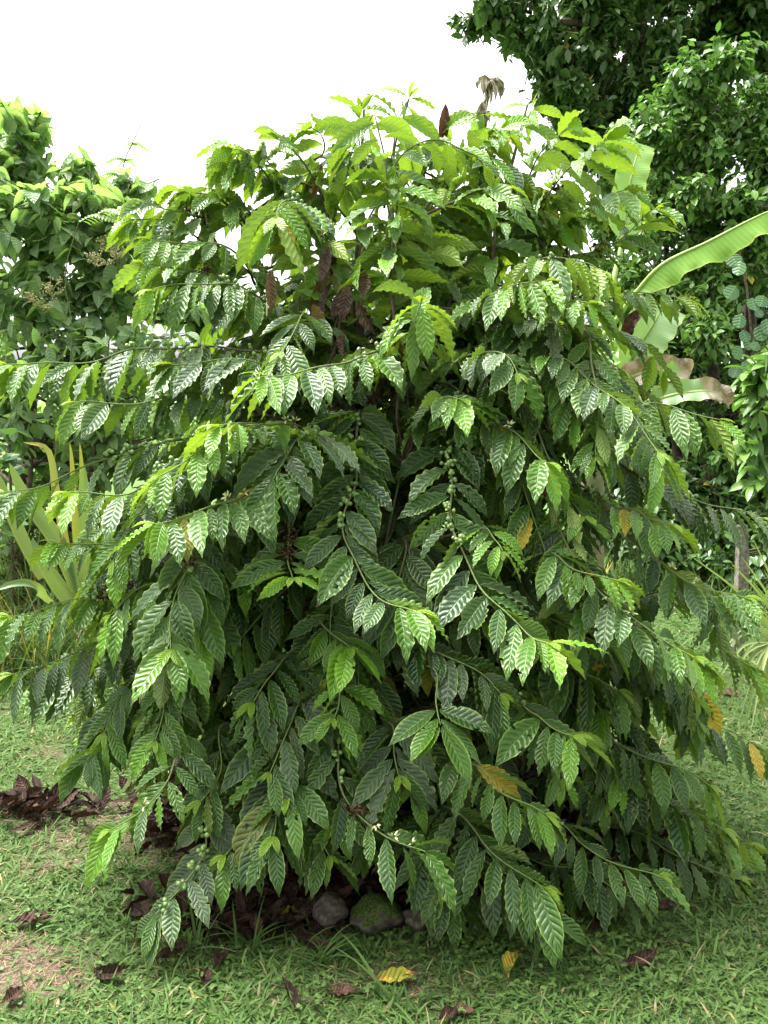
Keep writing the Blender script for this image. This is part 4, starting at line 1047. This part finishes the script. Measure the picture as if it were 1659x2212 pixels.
# tall grass along the back edge of the lawn
mb = MB()
for (xa, xb, ya, yb, n, L) in ((-3.2, -1.35, 4.75, 5.6, 1500, .55), (-3.2, -.6, 5.6, 6.8, 3200, .8), (2.3, 3.6, 5.6, 6.6, 500, .4), (-.8, 2.2, 6.8, 8., 900, .45)):
    x, y = scatter(n, xa, xb, ya, yb); az = rng.uniform(0, 2 * PI, n); el = rng.uniform(.8, 1.5, n)
    D = np.stack([np.cos(az) * np.cos(el), np.sin(az) * np.cos(el), np.sin(el)], 1)
    ye = np.where(rng.uniform(0, 1, n) < .15, rng.uniform(.4, 1, n), 0)
    ribbon(mb, on_ground(x, y), D, np.stack([np.cos(az), np.sin(az), np.full(n, .4)], 1) * -1 + UP, L * rng.uniform(.5, 1.3, n), rng.uniform(.008, .018, n), 7, 1, prof_blade, rng.uniform(.4, 2., n), tint=np.stack([rng.uniform(0, .6, n), rng.uniform(0, 1, n), ye, np.zeros(n)], 1))
tag(mb.build('tall_grass', M['grass']), 'tall unmown grass along the back edge of the lawn', 'grass', kind='stuff')

# big canopy tree, top right, its boughs reaching in against the sky
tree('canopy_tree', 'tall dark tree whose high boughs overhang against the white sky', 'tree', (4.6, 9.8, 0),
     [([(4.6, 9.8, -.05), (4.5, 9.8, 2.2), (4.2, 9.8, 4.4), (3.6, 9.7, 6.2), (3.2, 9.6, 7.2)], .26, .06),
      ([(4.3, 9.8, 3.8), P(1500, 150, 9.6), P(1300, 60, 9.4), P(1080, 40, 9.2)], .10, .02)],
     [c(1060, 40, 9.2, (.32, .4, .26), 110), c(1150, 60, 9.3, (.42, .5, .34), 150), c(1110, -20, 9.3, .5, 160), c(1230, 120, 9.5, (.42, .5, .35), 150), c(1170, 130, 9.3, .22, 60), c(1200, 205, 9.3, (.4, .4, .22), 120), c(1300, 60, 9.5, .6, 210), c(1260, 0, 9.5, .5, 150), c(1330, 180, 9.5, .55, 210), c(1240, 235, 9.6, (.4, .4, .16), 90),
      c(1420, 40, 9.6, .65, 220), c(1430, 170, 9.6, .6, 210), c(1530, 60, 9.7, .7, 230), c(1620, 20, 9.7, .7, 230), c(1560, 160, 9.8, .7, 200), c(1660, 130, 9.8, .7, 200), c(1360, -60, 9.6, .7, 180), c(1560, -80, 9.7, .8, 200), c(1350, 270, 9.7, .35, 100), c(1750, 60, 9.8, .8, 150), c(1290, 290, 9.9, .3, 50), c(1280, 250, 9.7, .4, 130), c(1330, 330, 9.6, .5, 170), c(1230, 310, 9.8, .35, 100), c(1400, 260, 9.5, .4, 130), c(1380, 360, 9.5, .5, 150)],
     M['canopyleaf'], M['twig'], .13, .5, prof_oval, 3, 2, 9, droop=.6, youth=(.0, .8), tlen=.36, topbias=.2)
# dense small-leaved tree in front of it
tree('small_leaved_tree', 'dense tree with small glossy bright green leaves behind the banana plant', 'tree', (3.6, 7.6, 0),
     [([(3.0, 7.5, -.05), P(1538, 1100, 7.5), P(1545, 900, 7.5), P(1530, 600, 7.6), P(1560, 300, 7.6)], .075, .03),
      ([(3.6, 7.7, -.05), P(1640, 1000, 7.6), P(1620, 700, 7.6), P(1640, 400, 7.6)], .09, .03),
      ([(2.35, 7.6, -.05), P(1470, 1080, 7.6), P(1440, 800, 7.6), P(1440, 520, 7.6)], .05, .02)],
     [c(1410, 330, 7.6, .4, 130), c(1470, 250, 7.6, .42, 140), c(1560, 215, 7.5, .45, 150), c(1640, 230, 7.5, .45, 140), c(1400, 430, 7.5, .38, 120), c(1500, 350, 7.4, .45, 150), c(1600, 330, 7.4, .45, 150), c(1680, 330, 7.4, .45, 110), c(1450, 450, 7.4, .42, 130), c(1550, 450, 7.3, .42, 120), c(1650, 450, 7.3, .42, 120),
      c(1390, 560, 7.5, .4, 120), c(1490, 560, 7.5, .35, 70), c(1600, 570, 7.3, .4, 110), c(1670, 600, 7.2, .4, 110), c(1440, 650, 7.3, .35, 90), c(1540, 640, 7.2, .35, 90), c(1470, 750, 7.1, .33, 90), c(1540, 730, 7.2, .3, 60), c(1420, 760, 7.4, .35, 80), c(1610, 860, 7.0, .35, 90), c(1660, 780, 7.2, .35, 70), c(1510, 900, 7.4, .35, 60), c(1590, 990, 7.1, .33, 80), c(1650, 950, 7.0, .33, 80), c(1630, 1080, 7.0, .3, 60), c(1420, 880, 7.6, .4, 60), c(1350, 650, 7.8, .5, 90), c(1320, 450, 8, .5, 100), c(1290, 620, 8.1, .5, 80), c(1250, 760, 8.2, .5, 70)],
     M['shrubleaf'], M['twig'], .088, .52, prof_oval, 3, 2, 9, droop=.55, youth=(.0, .95), tlen=.26, topbias=.35)
# deep shade behind: further trees of the same grove
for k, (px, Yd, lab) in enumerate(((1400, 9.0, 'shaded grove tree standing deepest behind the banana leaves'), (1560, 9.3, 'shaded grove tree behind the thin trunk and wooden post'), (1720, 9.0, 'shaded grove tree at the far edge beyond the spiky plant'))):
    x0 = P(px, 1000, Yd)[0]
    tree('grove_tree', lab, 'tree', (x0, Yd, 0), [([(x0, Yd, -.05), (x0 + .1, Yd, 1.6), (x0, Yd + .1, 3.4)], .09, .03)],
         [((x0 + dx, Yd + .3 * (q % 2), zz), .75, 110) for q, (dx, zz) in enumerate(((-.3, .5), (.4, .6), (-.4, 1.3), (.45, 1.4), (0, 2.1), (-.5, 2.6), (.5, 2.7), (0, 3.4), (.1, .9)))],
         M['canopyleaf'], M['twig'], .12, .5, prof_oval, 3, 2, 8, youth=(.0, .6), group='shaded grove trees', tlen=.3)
xs_ = P(1540, 1150, 6.9)[0]
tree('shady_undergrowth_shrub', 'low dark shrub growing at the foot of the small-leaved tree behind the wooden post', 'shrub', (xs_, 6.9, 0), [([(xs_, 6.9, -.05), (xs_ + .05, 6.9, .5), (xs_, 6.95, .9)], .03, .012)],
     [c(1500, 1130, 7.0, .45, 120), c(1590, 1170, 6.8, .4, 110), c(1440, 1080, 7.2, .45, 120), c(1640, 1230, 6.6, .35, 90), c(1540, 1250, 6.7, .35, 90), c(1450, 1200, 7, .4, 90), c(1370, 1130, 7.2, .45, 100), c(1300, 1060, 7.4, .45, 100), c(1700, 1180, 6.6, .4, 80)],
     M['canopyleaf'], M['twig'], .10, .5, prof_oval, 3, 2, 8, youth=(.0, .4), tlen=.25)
# round-leaved creeper on the trunk
th = thing('round_leaf_creeper', (3.4, 7.2, 0), 'creeper with a column of big round leaves climbing the small-leaved tree', 'creeper')
mb = MB(); tube(mb, catmull([(3.35, 7.1, 0), P(1610, 1000, 7.0), P(1625, 780, 6.8), P(1610, 600, 6.8), P(1580, 500, 6.8)], .1)[0], .01, 5); mb.build('stem', M['twig'], th)
mb = MB()
for px, py in ((1600, 690), (1635, 680), (1605, 725), (1640, 715), (1600, 760), (1636, 750), (1612, 790), (1650, 780), (1625, 655), (1590, 630), (1650, 650), (1580, 560), (1560, 540), (1600, 575), (1655, 700), (1618, 740), (1595, 800)):
    ribbon(mb, [P(px, py - 12, 6.75 + random.uniform(-.08, .08))], [[random.uniform(-.8, .8), -.35, -1]], [[random.uniform(-.5, .5), -1., random.uniform(.1, .9)]], random.uniform(.07, .13), random.uniform(.08, .135), 8, 4, prof_round, -.1, -.12, tint=[[random.uniform(0, .8), .5, 0, 0]])
mb.build('leaves', M['creeper'], th)
# leafy sprig at the right border
tree('young_leafy_tree', 'young tree with long yellow-green leaves beside the round-leaved creeper', 'tree', (3.0, 6.2, 0),
     [([(3.0, 6.2, -.05), P(1680, 1050, 6.1), P(1675, 820, 6.1)], .03, .01)],
     [c(1660, 850, 5.9, .24, 16), c(1680, 960, 5.9, .26, 18), c(1655, 800, 5.9, .16, 9), c(1690, 1050, 5.9, .26, 16)], M['shrubleaf'], M['twig'], .17, .36, prof_oval, 6, 2, 6, droop=.7, youth=(.5, 1.), tlen=.2)

# ------------------------------------------------------------------ banana plant
bx = P(1290, 900, 5.2)[0]
ban = thing('banana_plant', (bx, 5.2, 0), 'banana plant with broad green blades and one torn dry brown blade', 'banana plant')
mb = MB(); path, sl = catmull([(bx, 5.2, -.05), (bx - .02, 5.2, .6), P(1285, 850, 5.2), P(1290, 740, 5.2)], .06)
tube(mb, path, np.linspace(.10, .055, len(path)), 14, (0, .5, 0, 0)); mb.build('pseudostem', M['bananastem'], ban)
def prof_ban(v): return max(.02, min(1, (v / .16) ** .7 if v > 0 else 0) * (1 - max(0, (v - .7) / .3) ** 2.2 * .93))
def prof_bant(v): return max(.02, min(1, (v / .12) ** .7 if v > 0 else 0)) * (1 - .1 * v)
def ban_leaf(pts, w, tint, prof=prof_ban, fold=.25, hint=(0, -1, .8), wv=.02, wf=5, tints=None, pet=None, lab=None, asym=None, name='leaf'):
    path, sl = catmull(pts, .025)
    mb = MB()
    o1, o2 = random.uniform(0, 6), random.uniform(0, 6)
    path_leaf(mb, path, w, prof, 14, tint, fold, hint, lambda t, x: wv * np.abs(x) ** 2 * np.sin(2 * PI * wf * t + np.where(x > 0, o1, o2)) + wv * .6 * np.abs(x) ** 3 * np.sin(2 * PI * wf * 2.3 * t + o2), tints=tints, asym=asym)
    n = len(path); tube(mb, path - np.array([0, 0, .006]), np.linspace(.013, .003, n), 6, (1, .5, 0, .3))
    if pet is not None:
        pp, _ = catmull([pet, .5 * (np.asarray(pet) + path[0]) + np.array([0, 0, -.02]), path[0]], .05); tube(mb, pp, np.linspace(.022, .013, len(pp)), 8, (.6, .5, 0, .2))
    o = mb.build(name, M['banana'], ban)
    if lab: o['label'] = lab
top = P(1290, 740, 5.2)
rag = lambda t, x: 1 - .13 * np.clip(np.sin(t * 41) - .55, 0, 1) * (np.abs(x) > .8) * 2 - .08 * np.clip(np.sin(t * 23 + 2) - .6, 0, 1) * (x > .5) * 2
ban_leaf(PB((1365, 640, 5.1), (1430, 570, 5.0), (1530, 520, 4.95), (1660, 455, 4.9), (1760, 430, 4.9)), .21, (.9, .5, 0, .0), fold=.75, hint=(.2, .55, -.9), wv=.016, wf=3.3, pet=top, asym=rag)
ban_leaf(PB((1345, 520, 5.5), (1352, 440, 5.55), (1366, 370, 5.6), (1382, 310, 5.7)), .21, (1, .5, 0, .25), prof=prof_bant, fold=.15, hint=(.1, -1, .2), wv=.012, pet=top)
ban_leaf(PB((1345, 810, 5.05), (1372, 760, 5.0), (1410, 700, 4.95), (1432, 660, 4.95)), .30, (.5, .5, 0, 1.0), prof=prof_bant, fold=.12, hint=(-.2, -1, .3), wv=.012, pet=top, asym=rag, lab='pale waxy banana blade seen from beneath')
ban_leaf(PB((1215, 790, 5.0), (1195, 730, 5.0), (1185, 690, 5.0)), .24, (.7, .5, 0, 0), prof=prof_bant, fold=.1, hint=(0, -1, .3), wv=.01, pet=top)
ban_leaf(PB((1330, 760, 4.95), (1270, 770, 4.85), (1215, 800, 4.8), (1180, 850, 4.78)), .26, (.2, .5, 0, 0), fold=.3, hint=(0, -1, .8), wv=.02, pet=top)
drier = lambda lo, hi: (lambda t, x: np.stack([t * 0 + .2, t * 0 + .5, np.clip((t - lo) / (hi - lo), 0, 1) * .9 + .12 * np.abs(x), t * 0 + .8], 1))
def tear(t, x): return 1 - .9 * ((np.abs(t - .58) < .012) & (x > .1)) - .25 * ((t > .8) & (x > .5)) * (np.sin(t * 70) > 0)
ban_leaf(PB((1340, 822, 4.9), (1395, 803, 4.85), (1450, 800, 4.8), (1490, 812, 4.78)), .15, (0, .5, 1, 0), prof=prof_bant, fold=.5, hint=(.0, -1, .25), wv=.025, wf=4, tints=lambda t, x: np.stack([t * 0 + .2, t * 0 + .5, .55 + .4 * np.abs(x) - .35 * np.clip(1 - np.abs(t - .75) * 5, 0, 1), t * 0 + .6], 1), pet=top, asym=tear, lab='torn dry brown and cream banana blade')
ban_leaf(PB((1395, 872, 4.8), (1450, 852, 4.75), (1520, 843, 4.7), (1560, 852, 4.7), (1575, 880, 4.7)), .125, (0, .5, .2, .9), prof=prof_ban, fold=.35, hint=(0, -1, .4), wv=.02, wf=4, tints=drier(.3, 1.0), pet=top, asym=rag, lab='pale banana blade with a withered brown tip')
mb = MB()
dl, _ = catmull(PB((1352, 745, 4.9), (1352, 715, 4.88), (1365, 690, 4.88), (1388, 672, 4.9)), .02)
path_leaf(mb, dl, .07, prof_strap, 8, (0, .5, 0, 0), .9, (0, -1, .2), lambda t, x: .02 * np.sin(t * 30 + x * 4) * np.abs(x))
o = mb.build('withered_blade', M['dryleaf'], ban); o['label'] = 'shrivelled black leaf scrap hanging from a twig'
# taller banana further back, only its withered top shows over the bush
b2 = P(1040, 260, 6.0)
bt = thing('withered_banana_stalk', (b2[0], 6.0, 0), 'withered beige banana stalk top poking above the coffee bush against the sky', 'banana plant')
mb = MB(); path, sl = catmull([(b2[0] - .15, 6.0, -.05), (b2[0] - .1, 6.0, 1.4), P(1038, 290, 6.0), P(1045, 240, 6.0), P(1052, 205, 6.0)], .08)
tube(mb, path, np.linspace(.10, .02, len(path)), 10, (0, .5, 0, 0)); mb.build('pseudostem', M['bananastem'], bt)
drycol = NT('dry_banana'); nz_ = drycol.noise(22, 4); M['drybanana'] = drycol.done(drycol.pbr(drycol.mix(drycol.ramp(nz_, .35, .65), (.20, .14, .10), (.62, .56, .46)), .8, .2, drycol.bump(nz_, .004)))
STRIPS = []
for ex, ey, wd in ((1030, 190, .04), (1085, 208, .035), (1070, 218, .03), (1044, 204, .05), (1060, 226, .03), (1080, 222, .025), (1036, 180, .04), (1072, 196, .05), (1052, 214, .05), (1088, 198, .025)):
    y_ = 5.97 + random.uniform(-.08, .05)
    STRIPS.append((PB((1056 + random.uniform(-4, 4), 200, 6.0), (.5 * (1056 + ex) + random.uniform(-3, 3), 172 + random.uniform(-2, 5), y_), (ex, .5 * (178 + ey), y_), (ex + random.uniform(-3, 3), ey, y_)), wd))
for pts, w in STRIPS + [(PB((1038, 275, 6.0), (1040, 245, 5.95), (1048, 215, 5.93)), .07), (PB((1042, 280, 6.0), (1050, 245, 5.95), (1058, 262, 5.95)), .05)]:
    path, sl = catmull(pts, .015); mb = MB()
    path_leaf(mb, path, w, prof_strap, 8, (0, .5, 0, 0), .5, (.1, -1, .2), lambda t, x: .012 * np.sin(t * 17 + x * 5)); mb.build('withered_leaf', M['drybanana'], bt)
path, sl = catmull(PB((1030, 300, 6.0), (1032, 265, 5.95), (1036, 235, 5.95)), .03); mb = MB(); path_leaf(mb, path, .09, prof_strap, 6, (.9, .5, 0, .1), .4); mb.build('leaf', M['banana'], bt)

# ------------------------------------------------------------------ spiky plant, palm and post at the right border
def spiky(name, label, cat, base, blades, mat, group=None):
    th = thing(name, base, label, cat, group); mb = MB()
    for pts, w, yo in blades:
        path, sl = catmull(pts, .04); path_leaf(mb, path, w, lambda v: max(.02, (1 - v) ** .7 * min(1, .6 + 3 * v)), 2, (yo, random.random(), 0, 0), .5)
    mb.build('leaves', mat, th)
    return th
b0 = P(1720, 1420, 4.6)
bl = []
for tx, ty, yo in ((1485, 1195, .4), (1575, 1212, .5), (1590, 1225, .4), (1640, 1150, .2), (1625, 1160, .3), (1655, 1130, .3), (1540, 1280, .5), (1600, 1290, .3), (1620, 1250, .2), (1690, 1120, .3), (1730, 1150, .2), (1560, 1330, .6), (1760, 1200, .3), (1600, 1200, .3), (1650, 1230, .3), (1800, 1250, .3)):
    e = P(tx, ty, 4.5 + random.uniform(-.25, .25)); m_ = .5 * (b0 + e) + np.array([0, 0, .05])
    bl.append(([b0, m_, e], random.uniform(.022, .034), yo))
spiky('spiky_plant', 'spiky plant with long thin yellow-green blades in front of the wooden post', 'plant', (b0[0], 4.6, 0), bl, M['spike'])
bl = []
for tx, ty, yo in ((1560, 1560, .7), (1545, 1530, .9), (1590, 1580, .6), (1620, 1590, .8), (1570, 1490, .5), (1540, 1440, .8), (1600, 1610, .5), (1640, 1600, .7), (1660, 1620, .6), (1530, 1500, .3), (1555, 1410, .5), (1580, 1400, .3)):
    b1 = P(1668, 1385, 4.2); e = P(tx, ty, 4.05 + random.uniform(-.15, .15)); m_ = .5 * (b1 + e) + np.array([0, 0, .10])
    bl.append(([b1, m_, e], random.uniform(.014, .026), yo))
sp2 = spiky('palm_clump', 'low palm with drooping pale fan blades hanging over the lawn', 'palm', (*P(1690, 1400, 4.3)[:2], 0), bl, M['palm'])
mb = MB(); tube(mb, catmull([(*P(1700, 1400, 4.35)[:2], -.03), P(1690, 1480, 4.3), P(1668, 1385, 4.2)], .05)[0], .018, 7); mb.build('stem', M['bananastem'], sp2)
pb = P(1602, 1215, 5.4); mb = MB()
z1 = pb[2]; w = .032
for k in range(1):
    xs = [(-w, -w), (w, -w), (w, w), (-w, w)]
    zz = [-.05, .2, .5, .8, z1 - .01, z1]
    V = [(pb[0] + a * (1 if z < z1 else .8) + .01 * math.sin(z * 5), 5.4 + bb * (1 if z < z1 else .8), z) for z in zz for a, bb in xs]
    Q = [[4 * r + c_, 4 * r + (c_ + 1) % 4, 4 * r + 4 + (c_ + 1) % 4, 4 * r + 4 + c_] for r in range(5) for c_ in range(4)] + [[20, 21, 22, 23]]
    mb.add(V, Q, (0, .5, 0, 0))
po = tag(mb.build('fence_post', M['post'], loc=(pb[0], 5.4, 0)), 'weathered pale wooden post behind the spiky plant', 'post')
for f in po.data.polygons: f.use_smooth = False

# ------------------------------------------------------------------ light
SUN_EL, SUN_AZ = R(66), R(-60)        # azimuth from +Y (away from the camera) towards +X
w = bpy.data.worlds.new('World'); SC.world = w; w.use_nodes = True
nt = w.node_tree; nt.nodes.clear()
sky = nt.nodes.new('ShaderNodeTexSky'); sky.sky_type = 'NISHITA'; sky.sun_disc = False
sky.sun_elevation = SUN_EL; sky.sun_rotation = SUN_AZ; sky.dust_density = 6; sky.air_density = 1; sky.ozone_density = 1
hs = nt.nodes.new('ShaderNodeHueSaturation'); hs.inputs['Saturation'].default_value = .05; hs.inputs['Value'].default_value = 1.0
bg = nt.nodes.new('ShaderNodeBackground'); bg.inputs[1].default_value = .09
wo = nt.nodes.new('ShaderNodeOutputWorld')
nt.links.new(sky.outputs[0], hs.inputs['Color']); nt.links.new(hs.outputs[0], bg.inputs[0]); nt.links.new(bg.outputs[0], wo.inputs[0])
sl_ = bpy.data.lights.new('sun', 'SUN'); sl_.energy = 1.5; sl_.angle = R(25); sl_.color = (1, .96, .9)
so = bpy.data.objects.new('sun', sl_); COL.objects.link(so)
from mathutils import Vector
sd = Vector((math.sin(SUN_AZ) * math.cos(SUN_EL), math.cos(SUN_AZ) * math.cos(SUN_EL), math.sin(SUN_EL)))
so.rotation_euler = sd.to_track_quat('Z', 'Y').to_euler()
so.location = (0, 0, 12)
SC.view_settings.view_transform = 'Standard'; SC.view_settings.look = 'None'; SC.view_settings.gamma = 1
SC.view_settings.exposure = 2.8
SC.cycles.max_bounces = 8; SC.cycles.transmission_bounces = 6; SC.cycles.diffuse_bounces = 4
print('leaves on the bush', NLEAF, 'branches', NB_HAND)
